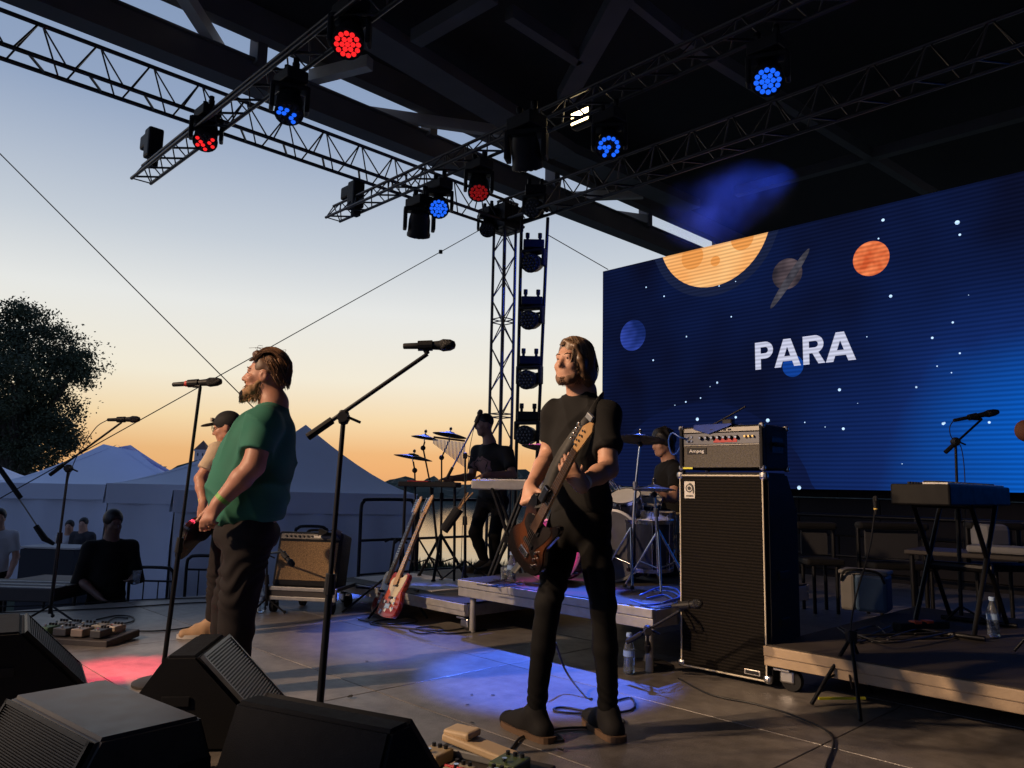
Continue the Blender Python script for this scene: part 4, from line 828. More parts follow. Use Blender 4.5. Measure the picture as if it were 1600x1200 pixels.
cymbal('china_cymbal', 'domed dark cymbal over the wind chimes', D(703, 678, 7.6), .17, (R(-4), R(8)), dark_c, V((D(688, 898, 7.62).x, 7.62, pr_)), D(690, 715, 7.62), chromey=False)
t = thing('wind_chimes', 'row of hanging metal bar chimes under the domed cymbal', 'chimes', D(702, 686, 7.55)); wch = [D(679, 684, 7.55), D(728, 690, 7.55)]
w0, w1 = wch[0]-wch[0].lerp(wch[1], .5), wch[1]-wch[0].lerp(wch[1], .5); rod('mantle', w0, w1, .010, wood_dark, t)
for i in range(24):
    k = i/23; p = w0.lerp(w1, k); ln_ = .05+.19*k; rod('chime_bar', p-V((0, 0, .015)), p-V((0, 0, .015+ln_)), .0042, chrome, t, 6)
def drum(name, label, c, axis, r, h, shell, head=None, tens=8, group='drum kit', hoop=chrome):
    t = thing(name, label, 'drum', c, 0, group); t.rotation_mode = 'QUATERNION'; t.rotation_quaternion = V(axis).to_track_quat('Z', 'Y')
    B().cyl((0, 0, -h/2), (0, 0, h/2), r, n=36).obj('shell', shell, t, auto=40); B().lathe([(r*.2, h/2+.001), (r*.98, h/2+.004)], n=36).obj('drum_head', head or mat('drum_head_white', (.7, .69, .66), .5), t)
    for z in (-h/2, h/2): B().lathe([(r*.97, z-.012), (r*1.03, z-.014), (r*1.035, z+.014), (r*.97, z+.016)], n=36, close=False).obj('hoop', hoop, t, auto=30)
    for k in range(tens):
        a_ = 2*math.pi*k/tens; x, y = r*1.04*math.cos(a_), r*1.04*math.sin(a_); rod('tension_rod', (x, y, -h/2), (x, y, h/2), .005, chrome, t, 6); B().bbox((r*1.02*math.cos(a_), r*1.02*math.sin(a_), 0), (.022, .022, .045), .006).obj('lug', chrome, t)
    return t
dshell = mat('drum_shell', (.03, .035, .06), .2, .2, .15, 10, coat=.5); clear_head = mat('smoke_head', (.10, .10, .11), .15, 0, .2, 8)
lit_head = mat('pink_lit_head', (.72, .07, .42), .35, 0, .15, 6)  # pink light on the drum head put into its base colour
drum('bass_drum', 'bass drum with grey head and chrome hoop right of the bass player', V((D(968, 855, 6.2).x, 6.2, .40+.275)), V((-.5, -.86, 0)), .27, .36, dshell, clear_head, hoop=mat('hoop_grey', (.3, .3, .3), .35, .5))
drum('bass_drum', 'bass drum with head coloured as if lit pink, partly hidden by the bass player', V((D(870, 868, 6.0).x, 6.0, .40+.235)), V((-.35, -.93, .05)), .225, .3, dshell, lit_head, hoop=mat('hoop_pink_lit', (.55, .2, .4), .3, .5))  # hoop tinted for the same pink light
for lab, px, py, d_, r_, h_, ax in (('small chrome-trimmed tom above the bass drum', 978, 790, 6.2, .13, .16, (-.25, -.5, 1)), ('second small tom behind the hi-hat stand', 1005, 792, 6.35, .14, .17, (.1, -.45, 1)), ('snare drum at the right of the kit', 1022, 812, 6.2, .16, .13, (.05, -.1, 1)), ('dark floor tom between the cymbal stands', 1012, 850, 6.05, .19, .36, (0, -.05, 1))):
    drum('tom_drum' if 'tom' in lab else 'snare_drum', lab, D(px, py, d_), ax, r_, h_, dshell if 'snare' not in lab else chrome)
t = thing('drum_hardware', 'cluster of chrome drum clamps and rods above the bass drum', 'drum stand', V((D(985, 860, 6.4).x, 6.4, .4)), 0)
for i in range(22):
    a_ = V((random.uniform(-.20, .26), random.uniform(-.15, .2), random.uniform(.35, .75))); rod('rod', a_, a_+V((random.uniform(-.14, .14), random.uniform(-.1, .1), random.uniform(-.16, .16))), .009, chrome, t); B().bbox(a_, (.04, .035, .05), .012).obj('clamp', chrome, t)
rod('post', (0, 0, 0), (0, 0, .5), .016, chrome, t); rod('post', (.16, .05, 0), (.14, .05, .6), .014, chrome, t)
# stick bag with sticks, music rods
sb0, sb1 = D(693, 829, 7.3), D(717, 795, 7.3); t = thing('stick_bag', 'black drumstick bag with wooden sticks hung on the percussion stand', 'bag', sb0); d_ = sb1-sb0
B().cyl((0, 0, 0), d_, .045, .05, 12).obj('bag', fabric_black, t)
for i in range(5): rod('drumstick', d_*.9+V((random.uniform(-.025, .025), random.uniform(-.02, .02), 0)), d_*1.75+V((random.uniform(-.035, .035), random.uniform(-.02, .02), 0)), .007, wood_dark if i % 2 else maple, t)
# stage-edge railing
esu = -7.62
def rail(label, px0, px1, ptop=784, group='safety railings', d_off=0.):
    def at(px):
        d = ray(px, 850); k = (esu+d_off)/d.dot(U); return CAMP+d*k
    a, b_ = at(px0), at(px1); a.z = b_.z = 0; t = thing('safety_railing', label, 'railing', a, 0, group); d = b_-a; e = d.normalized(); H = .93
    B().tube(bez([V((0, 0, 0)), V((0, 0, H*.5)), V((0, 0, H-.1)), e*.03+V((0, 0, H-.025)), e*.1+V((0, 0, H)), d-e*.1+V((0, 0, H)), d-e*.03+V((0, 0, H-.025)), d+V((0, 0, H-.1)), d+V((0, 0, H*.5)), d], 6), .02, 8).obj('frame', black_metal, t, True)
    rod('mid_rail', V((0, 0, H*.5)), d+V((0, 0, H*.5)), .016, black_metal, t); rod('toe_rail', V((0, 0, .08)), d+V((0, 0, .08)), .014, black_metal, t)
rail('black pipe railing on the stage edge left of the guitars', 562, 645); rail('black pipe railing on the stage edge behind the percussion stands', 652, 752)
def barrier(label, px0, px1, py, d_):
    a, b_ = D(px0, py, d_), D(px1, py, d_); zt = a.z; a.z = b_.z = -1; t = thing('crowd_barrier', label, 'barrier', a, 0, 'crowd barriers'); d = b_-a; H = zt+1; e = d.normalized()
    B().tube(bez([V((0, 0, .05)), V((0, 0, H*.6)), V((0, 0, H-.1)), e*.03+V((0, 0, H-.025)), e*.1+V((0, 0, H)), d-e*.1+V((0, 0, H)), d-e*.03+V((0, 0, H-.025)), d+V((0, 0, H-.1)), d+V((0, 0, H*.6)), d+V((0, 0, .05))], 6), .019, 8).obj('frame', black_metal, t, True)
    rod('rail', V((0, 0, H-.16)), d+V((0, 0, H-.16)), .012, black_metal, t); rod('rail', V((0, 0, .2)), d+V((0, 0, .2)), .014, black_metal, t); k = max(3, int(d.length/.16))
    for i in range(1, k): rod('bar', d*(i/k)+V((0, 0, .2)), d*(i/k)+V((0, 0, H-.16)), .008, black_metal, t)
    for s_ in (.1, .9): rod('foot', d*s_+V((-.25*e.y, .25*e.x, .02)), d*s_+V((.25*e.y, -.25*e.x, .02)), .016, black_metal, t)
barrier('low crowd barrier beyond the stage left of the singer', 204, 272, 886, 9.6); barrier('crowd barrier half hidden behind the singer', 293, 352, 868, 9.3); barrier('crowd barrier behind the combo amplifier', 462, 512, 822, 9.9)
# diagonal strap with black sleeve at far left
t = thing('tie_down_strap', 'slanting tie-down strap with black sleeves at the left edge', 'strap', D(-30, 690, 8.6)); o_ = V(t.location)
rod('webbing', (0, 0, 0), D(62, 828, 8.6)-o_, .008, mat('webbing', (.3, .28, .25), .7), t); rod('sleeve', (0, 0, 0), D(32, 778, 8.6)-o_, .028, rubber, t); B().tube([D(56, 822, 8.6)-o_, D(70, 842, 8.6)-o_, D(84, 850, 8.6)-o_], [.03, .035, .02]).obj('buckle_sleeve', rubber, t)
# ---- back of the right riser: benches, cooler, power strip, table
def panel_bench(label, a, b_, d_):
    p0, p1 = D(a[0], b_[1], d_), D(b_[0], a[1], d_); t = thing('folding_bench', label, 'bench', V((p0.x, d_, .0)), 0, 'benches along the back wall'); w, h = p1.x-p0.x, p1.z-p0.z
    B().bbox((w/2, 0, p0.z+h/2), (w, .03, h), .006).obj('back_panel', mat('bench_grey', (.06, .06, .066), .7), t); B().bbox((w/2, -.02, p1.z+.045), (w+.16, .14, .07), .03).obj('top_pad', rubber, t); B().bbox((w/2, -.12, p0.z-.05), (w+.1, .34, .06), .02).obj('seat', rubber, t)
    for x in (-.06, w+.06): rod('frame_tube', (x, 0, p0.z-.1), (x, 0, p1.z+.05), .02, black_metal, t)
    for x in (.02, w-.02):
        for y in (-.25, .02): rod('leg', (x, y, 0), (x, y, p0.z-.06), .018, black_metal, t)
panel_bench('grey-backed bench just right of the bass cabinet', (1252, 829), (1292, 866), 7.6); panel_bench('wide grey-backed bench in the gloom below the screen', (1352, 830), (1433, 872), 7.4); panel_bench('bench at the far right behind the keyboard stand', (1524, 830), (1580, 874), 7.0)
br0, br1 = ST(-6.9, SV-.5, 0), ST(3.4, SV-.5, 0); t = thing('back_railing', 'long black pipe rail in front of the wall under the screen', 'railing', br0); dd_ = br1-br0
rod('top_rail', (0, 0, .82), dd_+V((0, 0, .82)), .025, black_metal, t); rod('mid_rail', (0, 0, .3), dd_+V((0, 0, .3)), .02, black_metal, t)
for i in range(7): rod('post', dd_*(i/6), dd_*(i/6)+V((0, 0, .82)), .022, black_metal, t)
cb = D(1356, 981, 5.9); t = thing('cool_box', 'white and blue cool box on the floor behind the right riser', 'cool box', V((cb.x, 5.9, .245)), R(-35), None)
B().bbox((-.11, 0, .14), (.10, .24, .27), .02).obj('white_end', mat('cool_white', (.20, .19, .175), .6), t); B().bbox((.05, 0, .14), (.22, .24, .27), .025).obj('blue_body', mat('cool_blue', (.05, .10, .18), .5), t); B().bbox((0, 0, .285), (.34, .25, .03), .01).obj('lid', mat('cool_white', (.20, .19, .175), .6), t); B().tube(bez([(-.15, -.13, .22), (-.1, -.16, .3), (.1, -.16, .3), (.15, -.13, .22)]), .009).obj('handle', rubber, t)
ps = G(1440, 985, .25); t = thing('power_strip', 'black power strip with orange sockets on the right riser', 'power strip', ps, R(20)); B().bbox((0, 0, .03), (.42, .07, .05), .01).obj('housing', rubber, t)
for k in range(2): B().bbox((-.06+.1*k, -.01, .055), (.06, .055, .02), .006).obj('orange_socket', mat('orange_plug', (.85, .12, .04), .5), t)
t = thing('clutter_table', 'dark table with pale papers behind the keyboard at right', 'table', V((D(1560, 900, 6.6).x, 6.6, 0)), R(-40)); B().bbox((0, 0, .62), (1.3, .6, .04), .01).obj('table_top', roadcase, t)
for x in (-.6, .6):
    for y in (-.25, .25): rod('leg', (x, y, 0), (x, y, .6), .02, black_metal, t)
tag(B().bbox(V((D(1565, 893, 6.5).x, 6.5, .675)), (.45, .3, .06), .02, rz_(R(-40))).obj('white_bundle', mat('linen_dim', (.25, .25, .26), .8)), 'pale folded bundle on the dark table at right', 'bundle'); tag(B().bbox(V((D(1548, 850, 6.9).x, 6.9, .76)), (.28, .2, .22), .05, rz_(.3)).obj('plastic_bag', mat('linen_dim', (.25, .25, .26), .8)), 'pale bulging bag on the table at the far right', 'bag')
t = thing('foam_microphone', 'microphone with brown round foam cover cut by the right edge of the view', 'microphone', D(1604, 673, 4.3)); B().ball((0, 0, 0), .06, 16, (1, 1, 1.05)).obj('ball', mat('foam_brown', (.14, .05, .025), .8, 0, .2, 60), t, True); rod('handle', (0, 0, 0), (.14, .03, -.12), .016, black_plastic, t); zf = .245-t.location.z
rod('stand_tube', (.12, .025, -.10), (.13, .03, zf+.25), .011, black_metal, t)
for k in range(3): rod('leg', (.13, .03, zf+.3), (.13+.22*math.cos(k*2.1+.5), .03+.22*math.sin(k*2.1+.5), zf+.01), .008, black_metal, t)
# ---- left backstage clutter
fl = G(0, 935, .0); t = thing('flight_case_lid', 'flat black case with pale edges lying at the far left of the stage', 'flight case', G(20, 940), R(-3)); B().bbox((-.2, .3, .06), (1.1, .6, .12), .01).obj('body', roadcase, t)
for y in (.02, .2, .4): B().bbox((-.2, y, .124), (1.1, .03, .012), .003).obj('alu_strip', alu_edge, t)
tp = D(95, 852, 12.3); t = thing('merch_table', 'cloth-covered table with pale top in front of the middle tent', 'table', V((tp.x, 12.3, -1)), R(-8)); hT = tp.z+1
B().bbox((0, 0, hT-.02), (.95, .6, .03), .005).obj('table_top', mat('table_pale', (.42, .4, .38), .6), t); B().box((0, -.02, (hT-.04)/2), (.9, .55, hT-.05)).obj('table_cloth', mat('cloth_navy', (.03, .032, .04), .9), t)
t = thing('low_table', 'low brown table beyond the stage edge at left', 'table', V((D(95, 905, 9).x, 9.0, -1)), R(-8)); hT = D(95, 905, 9.0).z+1; B().bbox((0, 0, hT-.02), (.95, .7, .04), .008).obj('table_top', wood_dark, t)
for x in (-.42, .42):
    for y in (-.3, .3): rod('leg', (x, y, 0), (x, y, hT-.03), .02, black_metal, t)
# ---- pedalboards
def pedalboard(label, loc, rz, w, dp, peds, h=.05):
    t = thing('pedalboard', label, 'pedalboard', loc, rz, 'pedalboards'); B().bbox((0, 0, h/2), (w, dp, h), .008, rx(.06)).obj('board', roadcase, t)
    for (x, y, pw, pd, ph, c) in peds:
        m = mat('pedal_%d_%d_%d' % tuple(int(k*99) for k in c), c, .45, .1); B().bbox((x, y, h+ph/2), (pw, pd, ph), .006).obj('pedal', m, t); B().cyl((x, y-pd*.3, h+ph), (x, y-pd*.3, h+ph+.016), .010, n=10).obj('footswitch', chrome, t)
        for k in (-1, 0, 1): B().cyl((x+k*pw*.28, y+pd*.3, h+ph), (x+k*pw*.28, y+pd*.3, h+ph+.014), .008, n=10).obj('knob', black_plastic, t)
    return t
pedalboard('pedalboard crowded with small effect pedals behind the left monitor', G(130, 1000), R(-10), .62, .34,
           [(-.24, .06, .08, .12, .05, (.35, .33, .25)), (-.14, .07, .08, .12, .05, (.08, .08, .09)), (-.03, .06, .10, .13, .05, (.05, .05, .06)), (.08, .07, .08, .12, .05, (.30, .26, .2)), (.19, .06, .09, .12, .05, (.4, .34, .28)), (-.2, -.09, .08, .12, .05, (.12, .22, .10)), (-.07, -.09, .1, .12, .05, (.06, .06, .06)), (.06, -.09, .09, .12, .05, (.25, .2, .16)), (.2, -.09, .08, .12, .05, (.05, .05, .05))])
pbp = G(745, 1222); t = pedalboard('pedalboard with cream rocker pedal at the bottom edge', pbp, R(-30), .50, .34,
           [(-.17, -.04, .10, .12, .045, (.5, .38, .22)), (.13, .02, .11, .13, .05, (.10, .14, .05)), (.0, -.12, .10, .08, .04, (.55, .45, .3)), (.16, -.11, .12, .06, .05, (.22, .22, .2))])
B().bbox((-.04, .08, .10), (.30, .10, .03), .008, rx(.0) @ ry(R(8))).obj('rocker_treadle', mat('cream_pedal', (.68, .50, .30), .5), t); B().bbox((-.13, .09, .135), (.12, .10, .03), .01).obj('rocker_pad', mat('cream_pedal', (.68, .50, .30), .5), t); B().bbox((-.04, .08, .07), (.26, .09, .03), .006).obj('rocker_base', mat('grey_pedal', (.2, .2, .2), .5), t)
rod('red_patch_lead', (-.05, -.14, .09), (.12, -.16, .10), .006, mat('red_lead', (.6, .02, .02), .4), t)
# ---- cables on the floor
def cable(label, pts, m=cable_mat, r=.006, z=.007, nm='cable'):
    P = [G(*p[:2], p[2] if len(p) > 2 else z) for p in pts]; return tag(B().tube(bez(P, 8), r, 6).obj(nm, m, None, True), label, 'cable', 'cables')
cable('long black cable crossing the back of the stage floor at left', [(-20, 948), (90, 945), (200, 938), (330, 934), (420, 936)]); cable('second cable running beside it across the back floor', [(-20, 958), (60, 955), (180, 950), (300, 942), (400, 940)])
cable('looped cable behind the left pedalboard', [(150, 968), (180, 962), (205, 963), (208, 970), (185, 975), (168, 972), (180, 965), (200, 966)]); cable('cable running from the pedalboard to the guitarist', [(190, 985), (240, 986), (285, 982), (310, 976)])
cable('bass lead looping on the floor round the bass player shoes', [(945, 1100), (985, 1090), (988, 1108), (940, 1115), (880, 1113), (865, 1108), (880, 1105), (920, 1112), (972, 1124), (960, 1135), (880, 1138), (840, 1150), (850, 1158), (880, 1157), (870, 1148), (845, 1146), (815, 1152), (797, 1172)])
cable('bass lead hanging from the bass to the floor', [(868, 1005, .26), (885, 1050, .1), (915, 1088), (925, 1092)])
cable('cable curving from the cabinet across the lower right floor', [(1060, 1060), (1110, 1085), (1180, 1100), (1245, 1120), (1300, 1150), (1290, 1200)], r=.005)
cable('mess of cable under the guitar stands', [(560, 968), (600, 975), (650, 972), (640, 965), (600, 968), (580, 975), (640, 982), (700, 985), (740, 978)]); cable('cable lying round the riser leg', [(640, 985), (660, 990), (690, 985), (680, 979), (650, 982), (700, 990), (760, 984)])
for i, q in enumerate((((1010, 935), (1040, 930), (1055, 945), (1030, 950), (1000, 945)), ((985, 938), (1015, 945), (1060, 936), (1050, 925), (1020, 922)), ((1000, 930), (1030, 918), (1055, 920), (1062, 932), (1035, 942)))): cable(['uppermost', 'middle', 'lowest'][i] + ' blue cable heaped on the drum riser edge', [(x, y, .41+.012*i) for x, y in q], cable_blue, .006)
for i in range(4):
    cable(['thin', 'looping', 'tangled', 'twisted'][i] + ' black cable on the right riser deck', [(random.uniform(1290, 1500), random.uniform(975, 1005), .256+.008*i) for _ in range(6)], r=.005)
for i in range(2): cable(['near', 'far'][i] + ' tangle of leads on the left of the drum riser', [(random.uniform(745, 860), random.uniform(905, 918), .41+.008*i) for _ in range(6)], r=.004)
# floor debris
for i, (x, y) in enumerate(((547, 1090), (573, 1033), (737, 1085), (770, 1086), (731, 1101), (876, 1173), (738, 1129))):
    p = G(x, y, .003); w = .03 if i in (0, 5) else .014
    tag(B().add([(p.x+w*random.uniform(.5, 1)*math.cos(a_), p.y+w*random.uniform(.4, 1)*math.sin(a_), .004+random.uniform(0, .012)*(i in (0, 5))) for a_ in [k*1.047 for k in range(6)]], [tuple(range(6))]).obj('leaf_scrap', mat('scrap', (.02, .017, .014), .8)), ['largest dark leaf scrap on the grey floor left of centre', 'tiny scrap on the floor seam', 'thin dark scrap near the blue light pool', 'scrap inside the edge of the blue light', 'scrap just below the blue light edge', 'crumpled scrap near the bottom edge', 'small scrap right of the bottom monitor'][i], 'leaf')
# ---- tents
tent_m = mat('tent_fabric', (.74, .79, .90), .75, 0, .06, 1.2, bump=.15, bscale=3)
def tent(label, px, d_, rz, sz=3., eave=1.03, peak=1.95, ridge_=0.):
    c = D(px, 750, d_); t = thing('gazebo_tent', label, 'tent', V((c.x, d_, -1)), rz, 'white gazebo tents'); h = sz/2; E2, P2 = eave+1, peak+1
    N = 8; rb = B(); vs = []
    for side in range(4):
        q = rz_(side*math.pi/2); base = len(rb.v); pts = []
        for i in range(N+1):
            k = i/N; zz = E2 + (P2-E2)*(k**1.35); w = h*(1-k)
            for j in range(7): x = -w+2*w*j/6; pts.append(q @ V((x + (ridge_*(k)*(1 if x > 0 else -1)*(side % 2 == 0)), -w, zz - .06*math.sin(math.pi*j/6)*(1-k))))
        rb.add(pts, [(i*7+j, i*7+j+1, (i+1)*7+j+1, (i+1)*7+j) for i in range(N) for j in range(6)])
    rb.obj('roof_canopy', tent_m, t, auto=25)
    for side in range(4):
        q = rz_(side*math.pi/2); vb = B(); pts = []
        for j in range(13):
            x = -h+2*h*j/12; pts += [q @ V((x, -h-.012-.01*math.sin(j*2.1), E2+.005)), q @ V((x, -h-.03-.012*math.sin(j*1.7), E2-.27))]
        vb.add(pts, [(2*j, 2*j+2, 2*j+3, 2*j+1) for j in range(12)]).obj('valance', tent_m, t, True)
        wb = B(); pts = []
        for j in range(19):
            x = -h+.03+(2*h-.06)*j/18
            for z in (E2-.2, E2*.66, E2*.33, 0): pts.append(q @ V((x, -h+.01+.035*math.sin(j*1.9+z*2)*(1-abs(z/E2-.5)), z)))
        wb.add(pts, [(4*j+k, 4*(j+1)+k, 4*(j+1)+k+1, 4*j+k+1) for j in range(18) for k in range(3)]).obj('wall_panel', tent_m, t, True)
        rod('leg', q @ V((-h+.03, -h+.05, 0)), q @ V((-h+.03, -h+.05, E2)), .02, steel, t)
    return t
tent('white gazebo at the far left edge, only its right wall showing', -105, 15.5, R(12)); tent('white gazebo with ridge behind the far left microphone', 178, 15.6, R(16), 3.2, 1.0, 1.80, .25); tent('white gazebo between the left microphone and the singer', 372, 12.6, R(10), 3.0, 1.04, 1.62, .2); tent('nearest white gazebo with high peak right behind the singer', 473, 11.6, R(14), 3.05, .98, 1.98)
# ---- tree
bark = mat('bark', (.05, .04, .03), .9); leafm = mat('leaves', (.032, .045, .018), .8, 0, .4, 1.5)
tp = D(22, 750, 24); t = thing('broadleaf_tree', 'large dark leafy tree rising behind the tents at left', 'tree', V((tp.x, 24, -1)))
tb = B().tube(bez([(0, 0, 0), (.1, 0, 1.2), (0, .1, 2.4), (-.2, 0, 4)]), [.32]+[.28]*10+[.24]*10+[.18]*10, 10)
cl_ = []
for px, py, rpx, dz in ((-20, 560, 70, 0), (45, 530, 60, 0), (90, 560, 55, .6), (120, 575, 32, .2), (20, 600, 70, -1), (70, 620, 55, .3), (85, 660, 36, 0), (30, 670, 70, .6), (-40, 640, 80, 0), (60, 700, 48, -.5), (0, 720, 50, .5), (100, 690, 22, 0), (30, 505, 34, 0), (-10, 700, 60, 1)):
    c = D(px, py, 24+dz)-V((tp.x, 24, -1)); r_ = rpx*24/1200; cl_.append((c, r_)); tb.tube(bez([(0, 0, 1.6), V((0, 0, 2.2)).lerp(c, .5)+V((0, 0, .2)), c]), [.11]*10+[.06]*10+[.03], 6)
tb.obj('trunk', bark, t, True)
cv, cf = [], []; rn = random.Random(5)
for c, r_ in cl_:
    for _ in range(int(24*r_**2)+20):
        d = V((rn.gauss(0, 1), rn.gauss(0, 1), rn.gauss(0, 1))).normalized(); cc = c + d*(r_*rn.uniform(.25, .98)); s_ = rn.uniform(.11, .26)
        for _ in range(85):
            p = cc + V((rn.gauss(0, s_), rn.gauss(0, s_), rn.gauss(0, s_*.7))); a = V((rn.gauss(0, 1), rn.gauss(0, 1), rn.gauss(0, 1))).normalized(); b2 = a.orthogonal().normalized(); l = rn.uniform(.032, .062); k = len(cv)
            cv += [p-a*l, p+b2*l*.5, p+a*l, p-b2*l*.5]; cf.append((k, k+1, k+2, k+3))
me = bpy.data.meshes.new('crown'); me.from_pydata(cv, [], cf); put('crown', me, leafm, t)
# ================================================================== PEOPLE (smooth-union distance fields meshed with surface nets)
class Field:
    def __init__(s, lo, hi, h):
        s.h = h; s.lo = np.array(lo, np.float32); s.n = np.ceil((np.array(hi)-np.array(lo))/h).astype(int)+1
        s.f = np.full(s.n, 1.0, np.float32)
    def _sub(s, lo, hi):
        a = np.clip(np.floor((lo-s.lo)/s.h).astype(int), 0, s.n-1); b = np.clip(np.ceil((hi-s.lo)/s.h).astype(int)+1, 1, s.n)
        if np.any(b <= a): return None
        sl_ = tuple(slice(a[i], b[i]) for i in range(3)); ax = [s.lo[i]+s.h*np.arange(a[i], b[i], dtype=np.float32) for i in range(3)]
        return sl_, np.meshgrid(*ax, indexing='ij', sparse=True)
    def _mix(s, sl_, d, k, sub=False):
        a = s.f[sl_]
        if sub:
            d = -d; hh = np.maximum(k-np.abs(a-d), 0)/max(k, 1e-6); s.f[sl_] = np.maximum(a, d)+hh*hh*k*.25
        else:
            hh = np.maximum(k-np.abs(a-d), 0)/max(k, 1e-6); s.f[sl_] = np.minimum(a, d)-hh*hh*k*.25
    def cap(s, a, b, ra, rb, k=.02, sub=False):
        a, b = np.array(a, float), np.array(b, float); r = max(ra, rb)+k+3*s.h; q = s._sub(np.minimum(a, b)-r, np.maximum(a, b)+r)
        if q is None: return
        sl_, (X, Y, Z) = q; d = b-a; dd = max(float(d@d), 1e-9)
        t = np.clip(((X-a[0])*d[0]+(Y-a[1])*d[1]+(Z-a[2])*d[2])/dd, 0, 1)
        s._mix(sl_, np.sqrt((X-a[0]-t*d[0])**2+(Y-a[1]-t*d[1])**2+(Z-a[2]-t*d[2])**2)-(ra+(rb-ra)*t), k, sub)
    def ell(s, c, rad, axes=None, k=.03, sub=False):
        c = np.array(c, float); r = max(rad)+k+3*s.h; q = s._sub(c-r, c+r)
        if q is None: return
        sl_, (X, Y, Z) = q; A = np.eye(3) if axes is None else np.array([list(v) for v in axes]); x, y, z = X-c[0], Y-c[1], Z-c[2]
        e = [(A[i, 0]*x+A[i, 1]*y+A[i, 2]*z)/rad[i] for i in range(3)]; k0 = np.sqrt(e[0]**2+e[1]**2+e[2]**2); k1 = np.sqrt(sum((e[i]/rad[i])**2 for i in range(3)))+1e-6
        s._mix(sl_, k0*(k0-1)/k1, k, sub)
    def above(s, z0, slope=(0, 0), ref=(0, 0)):
        X, Y, Z = [s.lo[i]+s.h*np.arange(s.n[i], dtype=np.float32) for i in range(3)]
        s.f = np.maximum(s.f, (z0+slope[0]*(X[:, None, None]-ref[0])+slope[1]*(Y[None, :, None]-ref[1])-Z[None, None, :]).astype(np.float32))
    def half(s, p, d):
        X, Y, Z = [s.lo[i]+s.h*np.arange(s.n[i], dtype=np.float32) for i in range(3)]
        s.f = np.maximum(s.f, ((X[:, None, None]-p[0])*d[0]+(Y[None, :, None]-p[1])*d[1]+(Z[None, None, :]-p[2])*d[2]).astype(np.float32))
    def mesh(s, fold=None):
        f = s.f; f[0] = f[-1] = 1; f[:, 0] = f[:, -1] = 1; f[:, :, 0] = f[:, :, -1] = 1; sg = f < 0; n = np.array(f.shape)-1
        cs_ = [(i, j, k) for i in (0, 1) for j in (0, 1) for k in (0, 1)]; cnt = np.zeros(n, np.int8)
        for c in cs_: cnt += sg[c[0]:n[0]+c[0], c[1]:n[1]+c[1], c[2]:n[2]+c[2]]
        I = np.argwhere((cnt > 0) & (cnt < 8)); idx = np.full(n, -1, np.int64); idx[tuple(I.T)] = np.arange(len(I))
        acc = np.zeros((len(I), 3)); w = np.zeros(len(I))
        for a in cs_:
            for ax in range(3):
                if a[ax]: continue
                b = list(a); b[ax] = 1; fa, fb = f[tuple((I+a).T)], f[tuple((I+b).T)]; m = (fa < 0) != (fb < 0); t = np.where(m, fa/np.where(m, fa-fb, 1), 0)
                p = np.tile(np.array(a, float), (len(I), 1)); p[:, ax] = t; acc[m] += p[m]; w[m] += 1
        vs = s.lo+s.h*(I+acc/w[:, None]); quads = []
        for ax in range(3):
            o1, o2 = [(1, 2), (2, 0), (0, 1)][ax]; sl0 = [slice(1, n[i]) for i in range(3)]; sl0[ax] = slice(0, n[ax]); s1 = list(sl0); s1[ax] = slice(1, n[ax]+1)
            A, Bq = sg[tuple(sl0)], sg[tuple(s1)]; E_ = np.argwhere(A != Bq); off = np.array([1, 1, 1]); off[ax] = 0; E_ = E_+off; inn = sg[tuple(E_.T)]
            def c(d1, d2): q = E_.copy(); q[:, o1] -= d1; q[:, o2] -= d2; return idx[tuple(q.T)]
            q = np.stack([c(1, 1), c(0, 1), c(0, 0), c(1, 0)], 1); q[~inn] = q[~inn][:, ::-1]; quads.append(q)
        return vs, np.concatenate(quads)
def field_obj(fd_, name, m, parent, org, fold=None, smooth_it=1):
    vs, q = fd_.mesh()
    for _ in range(smooth_it):
        acc = np.zeros_like(vs); w = np.zeros(len(vs))
        for i in range(4): a, b = q[:, i], q[:, (i+1) % 4]; np.add.at(acc, a, vs[b]); np.add.at(acc, b, vs[a]); np.add.at(w, a, 1); np.add.at(w, b, 1)
        vs = vs*.4+.6*acc/w[:, None]
    if fold is not None:
        nr = np.zeros_like(vs); fn = np.cross(vs[q[:, 2]]-vs[q[:, 0]], vs[q[:, 3]]-vs[q[:, 1]])
        for i in range(4): np.add.at(nr, q[:, i], fn)
        nr /= np.linalg.norm(nr, axis=1)[:, None]+1e-9; vs = vs+nr*fold(vs)[:, None]
    me = bpy.data.meshes.new(name); vs = vs-np.array(org); me.vertices.add(len(vs)); me.vertices.foreach_set('co', vs.astype(np.float32).ravel()); me.loops.add(len(q)*4); me.loops.foreach_set('vertex_index', q.astype(np.int32).ravel())
    me.polygons.add(len(q)); me.polygons.foreach_set('loop_start', np.arange(0, len(q)*4, 4, dtype=np.int32)); me.polygons.foreach_set('use_smooth', np.ones(len(q), bool)); me.update(); me.validate()
    return put(name, me, m, parent)
def ridge_w(t): return (1-np.abs(np.sin(t)))**2
def shirt_fold(seed, amp=.005):
    ph = np.random.default_rng(seed).uniform(0, 6, 8)
    def fn(v):
        x, y, z = v.T
        a = ridge_w(z*11-x*13+y*8+1.6*np.sin(z*6+ph[0])+1.2*np.sin(x*8+ph[1])+ph[2])*np.sin(z*4+x*5+ph[3])**2; b = ridge_w(z*17+x*9-y*7+2.2*np.sin(x*7-z*4+ph[4])+ph[5])*np.sin(z*5.3-y*4+ph[6])**2
        return amp*(1.5*a+1.2*b-.35+.25*np.sin(x*26+y*19+ph[7])*np.sin(z*9))
    return fn
